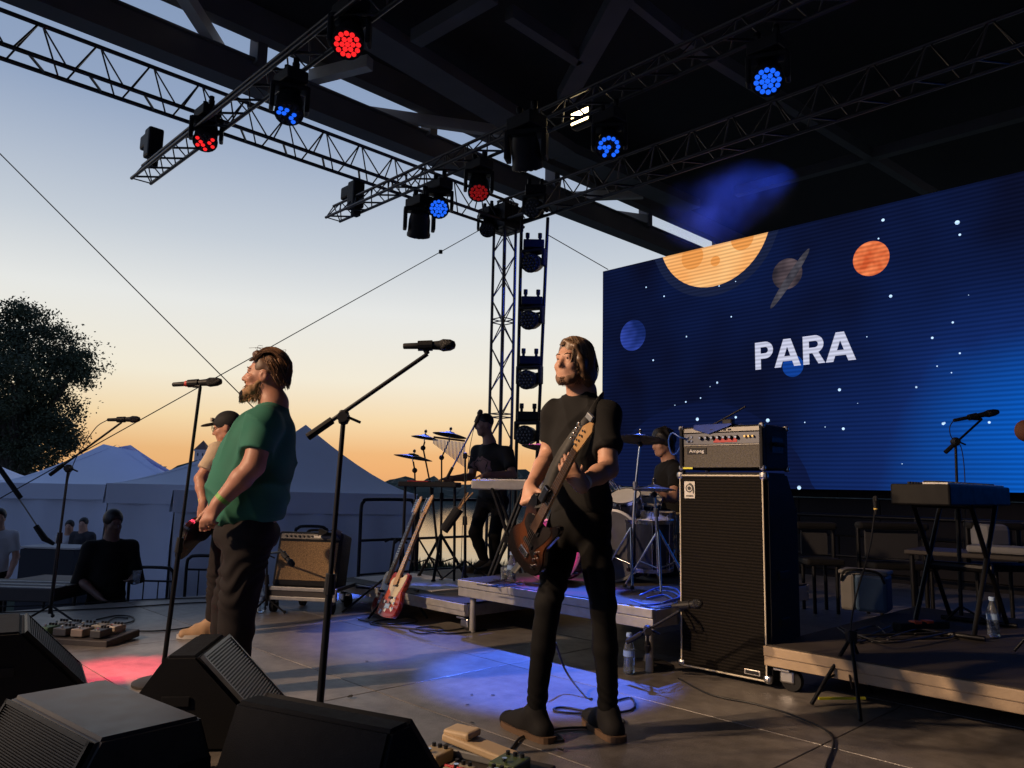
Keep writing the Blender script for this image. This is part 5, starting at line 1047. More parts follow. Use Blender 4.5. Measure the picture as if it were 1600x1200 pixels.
def leg_fold(seed, amp=.005):
    ph = np.random.default_rng(seed).uniform(0, 6, 4)
    def fn(v):
        x, y, z = v.T
        return amp*(np.sin(z*70+7*np.sin(x*14+z*9+ph[0])+6*np.sin(y*12-z*7+ph[1])+ph[2])*np.sin(z*4.6+ph[3])**4*.9+.35*np.sin(z*23+x*34-y*29+3*np.sin(z*13+ph[1])))
    return fn
def np3(p): return np.array(tuple(p), float)
def hand_sdf(F, w, d, n, side, curl=.5, s=1., spread=1., thumb=None):
    """w wrist, d finger direction, n palm normal, side toward the thumb"""
    w, d, n, side = (np3(V(x)) for x in (w, V(d).normalized(), V(n).normalized(), V(side).normalized()))
    F.cap(w-d*.02*s, w+d*.03*s, .027*s, .028*s, .02)
    for i in range(4): F.cap(w+d*.02*s+side*(.018-.012*i)*s, w+d*.085*s+side*(.030-.020*i)*s*spread, .016*s, .0125*s, .014)
    for i, ln in enumerate((.070, .078, .072, .056)):
        p = w+d*.085*s+side*(.030-.020*i)*s*spread; a = 0
        for j, fr_ in enumerate((.45, .32, .23)):
            a += curl*(1.0+.12*i); dr = d*math.cos(a)+n*math.sin(a); e = p+dr*ln*fr_*s; F.cap(p, e, (.0098-.0008*j)*s, (.0092-.0010*j)*s, .005); p = e
    b = w+d*.025*s+side*.026*s; td = np3(V(thumb).normalized()) if thumb is not None else (side*.62+d*.70+n*.35); td /= np.linalg.norm(td)
    m = b+td*.042*s; td2 = td*.8+d*.35+n*.25; td2 /= np.linalg.norm(td2); F.cap(b, m, .0155*s, .0115*s, .012); F.cap(m, m+td2*.034*s, .0112*s, .0088*s, .006)
def head_sdf(F, c, f, hs, u=None):
    f = V(f).normalized(); r_ = f.cross(V((0, 0, 1))).normalized(); u = r_.cross(f); ax = [r_, f, u]; c = V(c); P = lambda r, ff, uu: np3(c+r_*r*hs+f*ff*hs+u*uu*hs)
    F.ell(P(0, -.012, .032), (.078*hs, .098*hs, .100*hs), ax, .02); F.ell(P(0, .024, -.040), (.063*hs, .076*hs, .082*hs), ax, .03); F.cap(P(-.022, .062, -.100), P(.022, .062, -.100), .024*hs, .024*hs, .025)
    F.cap(P(-.048, .045, -.075), P(-.03, -.01, -.07), .022*hs, .022*hs, .02); F.cap(P(.048, .045, -.075), P(.03, -.01, -.07), .022*hs, .022*hs, .02)
    for s_ in (-1, 1): F.ell(P(s_*.032, .100, .008), (.020*hs, .014*hs, .013*hs), ax, .012, True)
    F.cap(P(-.036, .080, .028), P(.036, .080, .028), .013*hs, .013*hs, .014)
    F.cap(P(0, .090, .012), P(0, .114, -.030), .009*hs, .0135*hs, .010); F.cap(P(-.012, .102, -.034), P(.012, .102, -.034), .009*hs, .009*hs, .006)
    for s_ in (-1, 1): F.ell(P(s_*.032, .078, .007), (.0135*hs, .0135*hs, .0125*hs), ax, .004); F.ell(P(s_*.045, .068, -.030), (.022*hs, .022*hs, .022*hs), ax, .02)
    [F.ell(P(s_*.032, .085, .0165), (.019*hs, .010*hs, .0075*hs), ax, .005) for s_ in (-1, 1)]; F.cap(P(-.019, .088, -.060), P(.019, .088, -.060), .0075*hs, .0075*hs, .006); F.cap(P(-.017, .087, -.071), P(.017, .087, -.071), .008*hs, .008*hs, .006)
    for s_ in (-1, 1): F.ell(P(s_*.079, -.008, -.008), (.011*hs, .024*hs, .034*hs), ax, .006); F.ell(P(s_*.088, -.002, -.006), (.006*hs, .012*hs, .019*hs), ax, .004, True)
    return P, ax
def foot_sdf(F, ankle, toe, w=.045, s=1.):
    a, t = V(ankle), V(toe); d = (t-a); d.z = 0; d.normalize(); gz = t.z; heel = V((a.x, a.y, gz))-d*.055*s; sd = V((-d.y, d.x, 0))
    F.cap(np3(heel+V((0, 0, .04))), np3(a+V((0, 0, .0))), .042*s, .046*s, .03); F.cap(np3(heel+V((0, 0, .034))), np3(heel+d*.13*s+V((0, 0, .035))), .04*s, .040*s, .03)
    for k in (-.016, .0, .016): F.cap(np3(heel+d*.12*s+sd*k+V((0, 0, .035))), np3(heel+d*.245*s+sd*k*1.3+V((0, 0, .026))), .036*s, .028*s, .03)
    F.cap(np3(a+V((0, 0, -.005))), np3(heel+d*.17*s+V((0, 0, .05))), .044*s, .032*s, .03)
    return heel, d
def person(label, base, J, f, hs=.92, torso=(), pelvis=(), arm=(.052, .043, .029), thigh=(.08, .062, .043), h=.008, shirt=None, trousers=None, shoes=None, sleeve=.62, hem=None, hemslope=(0, 0), hands=(None, None), sl_r=(.062, .069),
           skinm=None, fold=.004, seed=1, group='people', shrink=.016, collar=.008, sole=None, neck=.056, legk=.03, tk=.08, fsz=1.):
    t = thing('person', label, 'person', base, 0, group); o = V(base); J = {k: V(v) for k, v in J.items()}
    lat = (J['shL']-J['shR']); lat.z = 0; lat.normalize(); fb = V((0, 0, 1)).cross(lat); ax = [lat, fb, V((0, 0, 1))]
    P = np.array([tuple(v) for v in J.values()]); lo, hi = P.min(0)-.36, P.max(0)+.36
    arms = [(J['sh'+s_], J['el'+s_], J['wr'+s_]) for s_ in 'LR']; legs = [(J['hip'+s_], J['kn'+s_], J['an'+s_]) for s_ in 'LR'] if 'hipL' in J else []
    F = Field(lo, hi, h); Pm, hax = head_sdf(F, J['head'], f, hs); F.cap(np3(J['head']-V((0, 0, .06*hs))-V(f)*.02), np3(J['neck']), neck*.97, neck*1.08, .03); F.cap(np3(J['neck']), np3(J['neck']-V((0, 0, .12))), neck*1.1, .09, .05)
    for c, r_ in torso: F.ell(np3(c), [max(.03, x-shrink) for x in r_], ax, .05)
    for i, (a, b, w) in enumerate(arms):
        F.cap(np3(a), np3(b), arm[0], arm[1], .035); F.cap(np3(b), np3(b.lerp(w, .35)), arm[1], arm[1]*.98, .02); F.cap(np3(b.lerp(w, .35)), np3(w), arm[1]*.98, arm[2], .02)
        if hands[i]: hand_sdf(F, w, *hands[i][:3], **hands[i][3])
        else: F.cap(np3(w), np3(w+(w-b).normalized()*.09), arm[2], .03, .02)
    for a, b, w in legs: F.cap(np3(a), np3(b), thigh[0]*.8, thigh[1]*.8, .03); F.cap(np3(b), np3(w), thigh[1]*.8, thigh[2]*.75, .02)
    body = field_obj(F, 'body', skinm or skin, t, o)
    if shirt:
        F = Field(lo, hi, h*1.15)
        for c, r_ in torso: F.ell(np3(c), r_, ax, tk)
        F.cap(np3(J['shL']), np3(J['shR']), arm[0]*1.08, arm[0]*1.08, .06); F.cap(np3(J['neck']-V((0, 0, .055))), np3(J['neck']-V((0, 0, .12))), neck*1.2, .10, .05)
        for s_ in 'LR': F.cap(np3(J['neck']-V((0, 0, .05))), np3(J['sh'+s_].lerp(J['neck'], .15)), .052, arm[0]*1.0, .06)
        for a, b, w in arms:
            F2 = Field(lo, hi, h*1.15); d = (b-a).normalized(); e = a.lerp(b, sleeve); F2.cap(np3(a), np3(e+d*.06), sl_r[0], sl_r[1], .02); F2.half(np3(e), np3(d)); q_ = F.f; k_ = .05; hh_ = np.maximum(k_-np.abs(q_-F2.f), 0)/k_; F.f = np.minimum(q_, F2.f)-hh_*hh_*k_*.25*(F2.f < .9)
        F.cap(np3(J['neck']+V((0, 0, .015))+V(f)*.015), np3(J['neck']+V((0, 0, .2))), neck*1.08, neck*1.3, .006, True)
        if hem is not None: F.above(hem, hemslope, (o.x, o.y))
        field_obj(F, 'shirt', shirt, t, o, shirt_fold(seed, fold))
    if trousers and legs:
        F = Field(lo, hi, h*1.15)
        for c, r_ in pelvis: F.ell(np3(c), r_, ax, .05)
        for a, b, w in legs: F.cap(np3(a), np3(b), thigh[0], thigh[1], legk); F.cap(np3(b), np3(b.lerp(w, .4)), thigh[1], thigh[1]*.93, .02); F.cap(np3(b.lerp(w, .4)), np3(w), thigh[1]*.93, thigh[2], .02)
        field_obj(F, 'trousers', trousers, t, o, leg_fold(seed+3, min(fold, .006)))
    if shoes:
        for s_ in 'LR':
            lo2 = np.minimum(np3(J['an'+s_]), np3(J['toe'+s_]))-.25; hi2 = np.maximum(np3(J['an'+s_]), np3(J['toe'+s_]))+.25; F = Field(lo2, hi2, .007); heel, d = foot_sdf(F, J['an'+s_], J['toe'+s_], s=fsz); F.above(J['toe'+s_].z+.004)
            sh = field_obj(F, 'shoe', shoes, t, o); sd = V((-d.y, d.x, 0)); poly = smooth_poly([(q0*fsz*1.03, q1*fsz*1.22) for q0, q1 in [(-.048, -.03), (-.05, .03), (.06, .045), (.19, .05), (.272, .02), (.275, -.02), (.19, -.048), (.06, -.042)]], 4); q = M((d, sd, V((0, 0, 1)))).transposed()
            B().prism(poly, .026, heel-o+V((0, 0, .013)), q).obj('sole', sole or rubber, sh)
    for s_ in (-1, 1):
        ey = B().ball(V(Pm(s_*.032, .0815, .007))-o, .0108*hs, 10).obj('eye', mat('eye_white', (.30, .26, .23), .25), t, True); B().ball(V(Pm(s_*.032, .0885, .007))-o, .0062*hs, 8).obj('iris', mat('eye_dark', (.03, .025, .02), .1), ey, True)
    return t, Pm, hax, o
def blob_part(t, o, name, m, lo, hi, h, build, fold=None, it=1):
    F = Field(np3(lo), np3(hi), h); build(F); return field_obj(F, name, m, t, o, fold, it)
def hair_fold(k=.004, fx=90):
    def fn(v):
        x, y, z = v.T; return k*(np.sin(x*fx+3*np.sin(z*24)+y*40)+.7*np.sin(y*fx*1.3+z*30+2*np.sin(x*33)))
    return fn
hair_br = mat('hair_brown', (.12, .058, .027), .5, 0, .45, 25); hair_dk = mat('hair_dark', (.012, .010, .009), .55, 0, .3, 40); beard_bl = mat('beard_blond', (.33, .18, .08), .7, 0, .4, 40); beard_br = mat('beard_brown', (.15, .078, .042), .7, 0, .4, 40)
def add_brows(t, o, P, m, hs):
    for s_ in (-1, 1): B().tube([V(P(s_*.014, .094, .028))-o, V(P(s_*.032, .096, .034))-o, V(P(s_*.052, .082, .028))-o], [.0025*hs, .0035*hs, .002*hs], 6).obj('eyebrow', m, t, True)
def strand(t, o, pts, m, r=.0012): B().tube(bez([V(p)-o for p in pts], 6), r, 4).obj('hair_strand', m, t)

def strands(t, o, name, P, paths, m, r=.0019):
    b_ = B()
    for pts in paths:
        q = bez([V(P(*p))-o for p in pts], 3); k = len(q); b_.tube(q, [r*(1-.6*(i/(k-1))**3) for i in range(k)], 3)
    return tag(b_.obj(name, m, t, True), kind='stuff')
def two_tone(t, o, P, paths, dark, light, r):
    strands(t, o, 'hair_strands', P, paths[::2], dark, r); strands(t, o, 'hair_highlights', P, paths[1::2], light, r)
def on_skull(az, u, kr=1., c=(-.022, .048), rad=(.091, .107, .104)):
    """az 0 front, positive toward the right-hand side; u height; returns (r, f, u)"""
    e = math.sqrt(max(.02, 1-((u-c[1])/rad[2])**2)) if u > c[1] else 1.
    return (math.sin(az)*rad[0]*e*kr, c[0]+math.cos(az)*rad[1]*e*kr, u)
def beard_paths(n, rn, lo=-.125, ln=(.012, .026), fk=.066, chin=.0):
    out = []
    for _ in range(n):
        a = rn.uniform(-1.75, 1.75); u = rn.uniform(lo, -.045-.02*math.cos(a) if abs(a) > .62 else -.088); k = (u+.13)/.09; x = math.sin(a)*(.052+.012*k); f = .012+math.cos(a)*(fk+.012*k*(abs(a) < .8)); l = rn.uniform(*ln)*(1+chin*(abs(a) < .6))
        d = V((math.sin(a)*.6+rn.gauss(0, .2), math.cos(a)*.6+rn.gauss(0, .2), -1)).normalized()*l; out.append([(x, f, u), (x+d.x*.5, f+d.y*.6, u+d.z*.4), (x+d.x*.8, f+d.y*.8, u+d.z)])
    return out
# ---- bass player
d0 = 3.67; Jb = dict(head=D(895, 567, 3.63), neck=D(909, 612, 3.70), shR=D(867, 650, 3.79), shL=D(949, 651, 3.58), elR=D(857, 712, 3.83), elL=D(950, 733, 3.45), wrR=D(829, 762, 3.50), wrL=D(906, 757, 3.25),
     hipR=D(884, 832, 3.70), hipL=D(928, 832, 3.64), knR=D(856, 945, 3.62), knL=D(942, 945, 3.60), anR=D(837, 1080, 3.62), anL=D(951, 1080, 3.66))
for s_, px, py in (('R', 775, 1122), ('L', 905, 1113)): Jb['toe'+s_] = G(px, py)
for s_ in 'RL': a = Jb['an'+s_]; a.z = .095
tshirt_k = mat('tshirt_black', (.011, .0105, .0105), .9, 0, .2, 10, bump=.08, bscale=420); jeans_k = mat('jeans_black', (.0045, .0042, .0042), .85, 0, .25, 12, bump=.08, bscale=400); shoe_k = mat('canvas_black', (.014, .013, .013), .8, 0, .2, 30); sole_t = mat('sole_tan', (.13, .075, .04), .7)
lat = (Jb['shL']-Jb['shR']).normalized(); fwd = lat.cross(V((0, 0, 1))); fwd = fwd if fwd.y < 0 else -fwd
tb_ = [(D(907, 682, 3.68), (.160, .105, .12)), (D(907, 735, 3.68), (.155, .108, .16)), (D(909, 790, 3.67), (.160, .115, .10))]
hfR = (D(822, 790, 3.42)-Jb['wrR']); nbass = V((.45, -.75, -.2))
t, P, hax, o = person('long-haired man in black t-shirt and black jeans playing a bass guitar', V((.27, 3.66, 0)), Jb, (-.66, -.74, .05), .885, tb_, [(D(908, 812, 3.67), (.155, .118, .12))], (.050, .044, .029), (.080, .059, .043), .0068, tshirt_k, jeans_k, shoe_k, .68, D(908, 806, 3.67).z,
     hands=((V((-.6, -.18, .78)), V((.35, .9, .25)), V((.7, -.2, .6)), dict(curl=.22, s=.92, spread=1.15, thumb=(.2, .8, .6))), (hfR, V((.6, .65, .1)), V((.6, -.5, .3)), dict(curl=.7, s=1.0))), fold=.008, seed=4, sole=sole_t, sl_r=(.060, .062), fsz=1.06)
lo_, hi_ = Jb['head']-V((.25, .25, .3)), Jb['head']+V((.25, .25, .25)); hs = .885
def hb(F):
    F.ell(P(0, -.022, .048), (.088*hs, .104*hs, .101*hs), hax, .02); F.cap(P(0, -.085, .02), P(0, -.080, -.10), .052*hs, .046*hs, .04)
    F.cap(P(.066, -.03, .05), P(.066, -.055, -.09), .030*hs, .026*hs, .03)
    F.ell(P(.018, .135, -.015), (.085*hs, .082*hs, .108*hs), hax, .010, True)
    F.cap(P(.012, .066, .112), P(-.060, .060, .075), .009*hs, .012*hs, .02); F.cap(P(-.060, .060, .075), P(-.082, .036, .0), .012*hs, .016*hs, .02); F.cap(P(-.084, .040, .0), P(-.086, .010, -.075), .024*hs, .024*hs, .02); F.cap(P(-.080, -.03, .03), P(-.078, -.04, -.088), .038*hs, .034*hs, .03)
    F.cap(P(-.06, -.07, -.06), P(-.04, -.075, -.098), .045*hs, .036*hs, .03)
hl_ = mat('hair_long', (.15, .085, .043), .45, 0, .45, 25)
blob_part(t, o, 'hair', hl_, lo_, hi_, .005, hb, hair_fold(.0012, 120)); rn = random.Random(8); pp = []
for i in range(1250):
    sd = -1 if rn.random() < .66 else 1; az = sd*R(rn.uniform(32 if sd < 0 else 78, 182)); f0 = rn.uniform(-.06, .088); k = rn.uniform(1.0, 1.15)*(1 if sd < 0 else .96); end = rn.uniform(-.118, -.070) if abs(az) > 1.2 else rn.uniform(-.075, -.01)
    root = (.016+rn.gauss(0, .006), f0, .148-.9*(f0+.022)**2*6); m1 = on_skull(az*.8, .112, k); m2 = on_skull(az, .05, k); w = rn.gauss(0, .006); e1 = on_skull(az, -.03, k*.99); e2 = on_skull(az, end, k*.90)
    pp.append([root, ((root[0]+m1[0])/2*1.02, (root[1]+m1[1])/2, (root[2]+m1[2])/2+.012), m1, m2, (e1[0]+w, e1[1]+w, e1[2]), (e2[0]+w*1.5, e2[1]-w, e2[2])])
two_tone(t, o, P, pp, mat('hair_long_dark', (.085, .047, .024), .45, 0, .2, 30), mat('hair_long_light', (.28, .17, .09), .4, 0, .25, 30), .0019)
def bb_(F):
    F.cap(P(-.034, .048, -.090), P(.034, .048, -.090), .029*hs, .029*hs, .02); F.cap(P(-.020, .064, -.105), P(.020, .064, -.105), .0265*hs, .0265*hs, .02)
    for s_ in (-1, 1): F.cap(P(s_*.058, .010, -.050), P(s_*.045, .045, -.082), .016*hs, .0255*hs, .015)
    F.cap(P(-.022, .090, -.049), P(.022, .090, -.049), .0055*hs, .0055*hs, .008); F.ell(P(0, .106, -.066), (.026*hs, .018*hs, .012*hs), hax, .004, True)
blob_part(t, o, 'beard', beard_br, lo_, hi_, .0045, bb_, hair_fold(.0008, 200)); strands(t, o, 'beard_strands', P, beard_paths(520, random.Random(3), -.122, (.006, .013), .074), beard_br, .0011); add_brows(t, o, P, hair_br, hs)
wl = Jb['wrL'].lerp(Jb['elL'], .12); B().cyl(wl-o, wl.lerp(Jb['elL'], .06)-o, .034, .035, 16).obj('wristband', mat('band_pale', (.6, .62, .65), .5), t)
# bass guitar on its strap
bc, bn = D(836, 836, 3.44), D(906, 702, 3.14); axb = (bn-bc).normalized()
bpoly = [(-.155, -.22), (-.06, -.255), (.07, -.245), (.16, -.19), (.175, -.09), (.135, .0), (.15, .10), (.165, .19), (.13, .215), (.085, .15), (.04, .105), (-.02, .11), (-.06, .17), (-.10, .235), (-.145, .215), (-.15, .11), (-.125, .0), (-.175, -.11)]
bg_ = guitar('bass_guitar', 'dark sunburst bass guitar held by the long-haired man', bc, axb, V((-.62, -.78, .12)), (bn-bc).length/.70, bpoly, sunburst('burst_brown', (.10, .032, .012), (.008, .006, .006), .17), mat('guard_dark', (.02, .016, .015), .2), maple, True, .60,
       headpoly=[(-.022, 0), (.022, 0), (.03, .04), (.048, .17), (.030, .215), (.0, .205), (-.03, .15), (-.036, .03)])
B().bbox((-.018, .70+.225, .03), (.05, .035, .02), .004).obj('clip_tuner', mat('tuner_grey', (.3, .32, .34), .3), bg_); B().bbox((-.03, .33, .062), (.05, .11, .03), .008).obj('slide_bar', mat('dark_chrome', (.15, .15, .16), .15, .9), bg_)
inv = bg_.matrix_basis.inverted() if False else (M.Translation(bc) @ bg_.rotation_quaternion.to_matrix().to_4x4() @ M.Diagonal((*bg_.scale, 1))).inverted()
sp_ = [bc+axb*.14+V((-.02, .02, .02)), D(868, 735, 3.50), D(895, 690, 3.535), D(922, 655, 3.53), D(936, 628, 3.60), D(938, 622, 3.72), D(930, 650, 3.83), D(905, 720, 3.86), D(875, 790, 3.83), D(850, 840, 3.62), bc-axb*.24]
pts = bez(sp_, 6); sb_ = B(); vs = []
for i, p in enumerate(pts):
    d = (pts[min(i+1, len(pts)-1)]-pts[max(i-1, 0)]).normalized(); n_ = (p-V((D(908, 690, 3.69).x, 3.69, p.z))); n_.z *= .2; n_.normalize(); s2 = d.cross(n_).normalized()
    for a, b2 in ((-.03, 0), (.03, 0), (.03, .004), (-.03, .004)): vs.append(inv @ (p+s2*a+n_*(b2+.012)))
sb_.add(vs, [(4*i+j, 4*i+(j+1) % 4, 4*i+4+(j+1) % 4, 4*i+4+j) for i in range(len(pts)-1) for j in range(4)]).obj('strap', mat('strap_black', (.02, .019, .018), .6, 0, .2, 30), bg_, True)

# ---- singer
Js = dict(head=D(415, 588, 4.33), neck=D(428, 630, 4.33), shL=D(413, 664, 4.11), shR=D(424, 660, 4.56), elL=D(396, 728, 4.05), elR=D(398, 735, 4.62), wrL=D(341, 787, 4.02), wrR=D(335, 790, 4.50),
     hipL=D(390, 838, 4.21), hipR=D(388, 838, 4.46), knL=D(372, 940, 4.20), knR=D(360, 940, 4.46), anL=D(366, 1030, 4.22), anR=D(352, 1024, 4.48))
for s_ in 'LR': Js['an'+s_].z = .115; Js['toe'+s_] = V((Js['an'+s_].x-.2, Js['an'+s_].y-.02, 0))
green = mat('tshirt_green', (.030, .165, .112), .85, 0, .10, 8, bump=.08, bscale=420); trous = mat('trousers_dark', (.020, .0165, .0165), .9, 0, .2, 14, bump=.08, bscale=400)
ts_ = [(D(417, 672, 4.34), (.225, .150, .12)), (D(400, 710, 4.33), (.235, .205, .17)), (D(389, 758, 4.32), (.235, .222, .17)), (D(388, 803, 4.32), (.218, .190, .10))]
t, P, hax, o = person('heavy bearded man in green t-shirt singing in profile', V((Js['anL'].x, 4.33, 0)), Js, (-.985, -.10, .10), 1.03, ts_, [(D(386, 834, 4.33), (.200, .178, .12))], (.066, .058, .036), (.125, .098, .078), .0075, green, trous, shoe_k, .66, D(388, 817, 4.32).z,
     hemslope=(.10, 0), hands=((D(325, 812, 4.0)-Js['wrL'], V((.5, .8, .1)), V((-.8, .2, -.2)), dict(curl=.42, s=1.12)), (V((-.3, 0, -1)), V((.5, -.8, 0)), V((-1, 0, 0)), dict(curl=.4, s=1.1))), fold=.0115, seed=11, tk=.12, sl_r=(.088, .086), skinm=mat('skin_ruddy', (.50, .235, .15), .5, 0, .14, 14, bump=.06, bscale=120), neck=.064, collar=.012, legk=.06)
hs = 1.03; lo_, hi_ = Js['head']-V((.3, .3, .32)), Js['head']+V((.3, .3, .3))
def hsg(F):
    F.ell(P(0, -.020, .044), (.084*hs, .101*hs, .095*hs), hax, .02); F.cap(P(0, -.065, .02), P(0, -.075, -.03), .055*hs, .040*hs, .03); F.cap(P(-.04, .05, .112), P(.04, .05, .112), .022*hs, .022*hs, .03); F.cap(P(0, .0, .118), P(0, .078, .112), .03*hs, .014*hs, .03)
    for s_ in (-1, 1): F.ell(P(s_*.090, -.004, -.014), (.026*hs, .034*hs, .040*hs), hax, .006, True)
    F.ell(P(0, .122, -.02), (.090*hs, .082*hs, .112*hs), hax, .012, True)
blob_part(t, o, 'hair', hair_br, lo_, hi_, .005, hsg, hair_fold(.002, 95)); rn = random.Random(9); pp = []
for i in range(520):
    x = rn.uniform(-.072, .072); f0 = rn.uniform(.02, .088); k = rn.uniform(1.0, 1.10); up_ = lambda f_: .048+.104*k*math.sqrt(max(.03, 1-((f_+.022)/.115)**2-(x/.10)**2)); pp.append([(x, f0, up_(f0)), (x*1.03, f0-.05, up_(f0-.05)+.006), (x*1.05, f0-.11, up_(f0-.11)+.004), (x*1.05, max(-.128, f0-.165), up_(max(-.115, f0-.165))-.015)])
for i in range(520):
    az = rn.choice((-1, 1))*R(rn.uniform(66, 180)); u0 = rn.uniform(-.01, .10); k = rn.uniform(1.0, 1.07); e = on_skull(az*1.0+(.35 if az > 0 else -.35)*(abs(az) < 2.6), u0-.05, k); pp.append([on_skull(az, u0, k), on_skull(az+(.18 if az > 0 else -.18)*(abs(az) < 2.6), u0-.025, k*1.03), (e[0], e[1], max(-.075, e[2]))])
two_tone(t, o, P, [q for q in pp if not any(abs(p_[0]) > .055 and -.045 < p_[1] < .06 and p_[2] < .026 for p_ in q)], hair_br, mat('hair_brown_light', (.27, .135, .062), .45, 0, .2, 30), .0019)
def bsg(F):
    F.cap(P(-.040, .048, -.088), P(.040, .048, -.088), .034*hs, .034*hs, .02); F.cap(P(-.022, .085, -.115), P(.022, .085, -.115), .032*hs, .032*hs, .025); F.cap(P(0, .09, -.13), P(0, .105, -.145), .025*hs, .018*hs, .02)
    for s_ in (-1, 1): F.cap(P(s_*.066, .010, -.035), P(s_*.050, .04, -.085), .010*hs, .022*hs, .018)
    F.cap(P(-.024, .096, -.047), P(.024, .096, -.047), .008*hs, .008*hs, .008)
blob_part(t, o, 'beard', beard_bl, lo_, hi_, .005, bsg, hair_fold(.0012, 190)); strands(t, o, 'beard_strands', P, beard_paths(900, random.Random(4), -.138, (.014, .030), .088, chin=.4), beard_bl, .0015); add_brows(t, o, P, hair_br, hs)
rs = random.Random(2)
for i in range(9):
    a, b_ = rs.uniform(-.06, .06), rs.uniform(-.09, .07); p0 = V(P(a, b_, .135-.3*b_*b_)); strand(t, o, [p0, p0+V((rs.uniform(-.03, .03), rs.uniform(-.02, .02), rs.uniform(.015, .03))), p0+V((rs.uniform(-.06, .05), rs.uniform(-.03, .03), rs.uniform(.01, .035)))], hair_br, .0011)
wl = Js['wrL'].lerp(Js['elL'], .08); wd_ = (Js['elL']-Js['wrL']).normalized(); B().cyl(wl-o, wl+wd_*.022-o, .0415, .0425, 20).obj('wristband', mat('band_green', (.22, .50, .08), .5), t)
# ---- guitarist behind the singer
Jg = dict(head=D(355, 668, 5.75), neck=D(362, 695, 5.77), shL=D(340, 706, 5.57), shR=D(352, 706, 5.95), elL=D(313, 748, 5.50), elR=D(322, 752, 6.0), wrL=D(318, 788, 5.42), wrR=D(322, 790, 5.8), hipL=D(352, 822, 5.68), hipR=D(352, 822, 5.86), knL=D(340, 895, 5.66), knR=D(350, 895, 5.88), anL=D(334, 962, 5.68), anR=D(352, 962, 5.92))
for s_ in 'LR': Jg['an'+s_].z = .115; Jg['toe'+s_] = V((Jg['an'+s_].x-.2, Jg['an'+s_].y-.06, 0))
t, P, hax, o = person('man in cap and beige t-shirt with a dark guitar, half hidden behind the singer', V((Jg['anL'].x, 5.75, 0)), Jg, (-.97, -.1, -.22), .92, [(D(352, 722, 5.76), (.19, .12, .13)), (D(352, 770, 5.76), (.17, .125, .16)), (D(352, 805, 5.76), (.165, .12, .10))], [(D(352, 818, 5.77), (.165, .13, .11))],
     (.048, .040, .028), (.085, .068, .055), .0095, mat('tshirt_beige', (.55, .42, .29), .85, 0, .1, 10, bump=.2, bscale=200), trous, mat('shoe_tan', (.42, .26, .14), .7, 0, .15, 20), .7, D(352, 812, 5.76).z,
     hands=((V((-.1, .0, -1)), V((.7, .6, 0)), V((-.7, .3, 0)), dict(curl=.5)), None), seed=21, sole=mat('sole_white', (.5, .45, .4), .6), skinm=mat('skin_ruddy', (.5, .235, .15)))
hs = .92
blob_part(t, o, 'cap', mat('cap_black', (.014, .013, .014), .8, 0, .2, 20), Jg['head']-V((.3, .25, .2)), Jg['head']+V((.25, .25, .25)), .007, lambda F: (F.ell(P(0, -.012, .045), (.090*hs, .108*hs, .092*hs), hax, .01), F.ell(P(0, .13, .050), (.062*hs, .075*hs, .011*hs), hax, .02)))
B().bbox(V(P(.0, .104, .085))-o, (.02, .05, .03), .006).obj('cap_badge', mat('badge_cream', (.6, .52, .4), .6), t)
for s_ in (-1, 1): B().lathe([(.021, -.002), (.024, 0), (.021, .002)], V(P(s_*.034, .106, .006))-o, V(hax[1]).to_track_quat('Z', 'Y').to_matrix(), 14, close=False).obj('glasses_rim', black_plastic, t); rod('glasses_arm', V(P(s_*.058, .10, .01))-o, V(P(s_*.082, .0, .01))-o, .0025, black_plastic, t)
wl = Jg['wrL'].lerp(Jg['elL'], .1); B().cyl(wl-o, wl.lerp(Jg['elL'], .09)-o, .032, .033, 14).obj('wristband', mat('band_yellow', (.6, .55, .1), .5), t)
guitar('electric_guitar', 'black electric guitar hanging at the hip of the man in the cap', D(312, 828, 5.45), V((.25, .9, .42)), V((-.86, -.5, .1)), .95, bodym=mat('gloss_black', (.012, .010, .010), .15, coat=.6), guardm=mat('guard_tort', (.16, .05, .025), .2), neckm=maple)
# ---- percussionist
Jp = dict(head=D(757, 664, 8.25), neck=D(765, 692, 8.27), shR=D(745, 706, 8.38), shL=D(793, 708, 8.16), elR=D(737, 745, 8.30), elL=D(801, 742, 8.05), wrR=D(703, 748, 8.02), wrL=D(762, 742, 7.85), hipR=D(757, 782, 8.3), hipL=D(783, 782, 8.2), knR=D(742, 832, 8.2), knL=D(773, 836, 8.12), anR=D(757, 884, 8.3), anL=D(772, 886, 8.2))
for s_ in 'LR': Jp['an'+s_].z = .33; Jp['toe'+s_] = V((Jp['an'+s_].x-.16, Jp['an'+s_].y-.1, .215))
pm_, n, L, b = node_mat('tshirt_print'); b.inputs['Roughness'].default_value = .85; co = n.new('ShaderNodeTexCoord'); mp = n.new('ShaderNodeMapping'); pc = D(751, 728, 8.05)-V((Jp['anL'].x, 8.25, .215)); mp.inputs['Location'].default_value = (-pc.x, 0, -pc.z); L(co.outputs['Object'], mp.inputs[0])
sx = n.new('ShaderNodeSeparateXYZ'); L(mp.outputs[0], sx.inputs[0]); cx_ = n.new('ShaderNodeCombineXYZ'); L(sx.outputs['X'], cx_.inputs['X']); L(sx.outputs['Z'], cx_.inputs['Y']); ln_ = n.new('ShaderNodeVectorMath'); ln_.operation = 'LENGTH'; L(cx_.outputs[0], ln_.inputs[0])
nz = n.new('ShaderNodeTexNoise'); nz.inputs['Scale'].default_value = 16; nz.inputs['Detail'].default_value = 3; L(co.outputs['Object'], nz.inputs['Vector']); ma = n.new('ShaderNodeMath'); ma.operation = 'MULTIPLY_ADD'; ma.inputs[1].default_value = .11; L(nz.outputs['Fac'], ma.inputs[0]); L(ln_.outputs['Value'], ma.inputs[2])
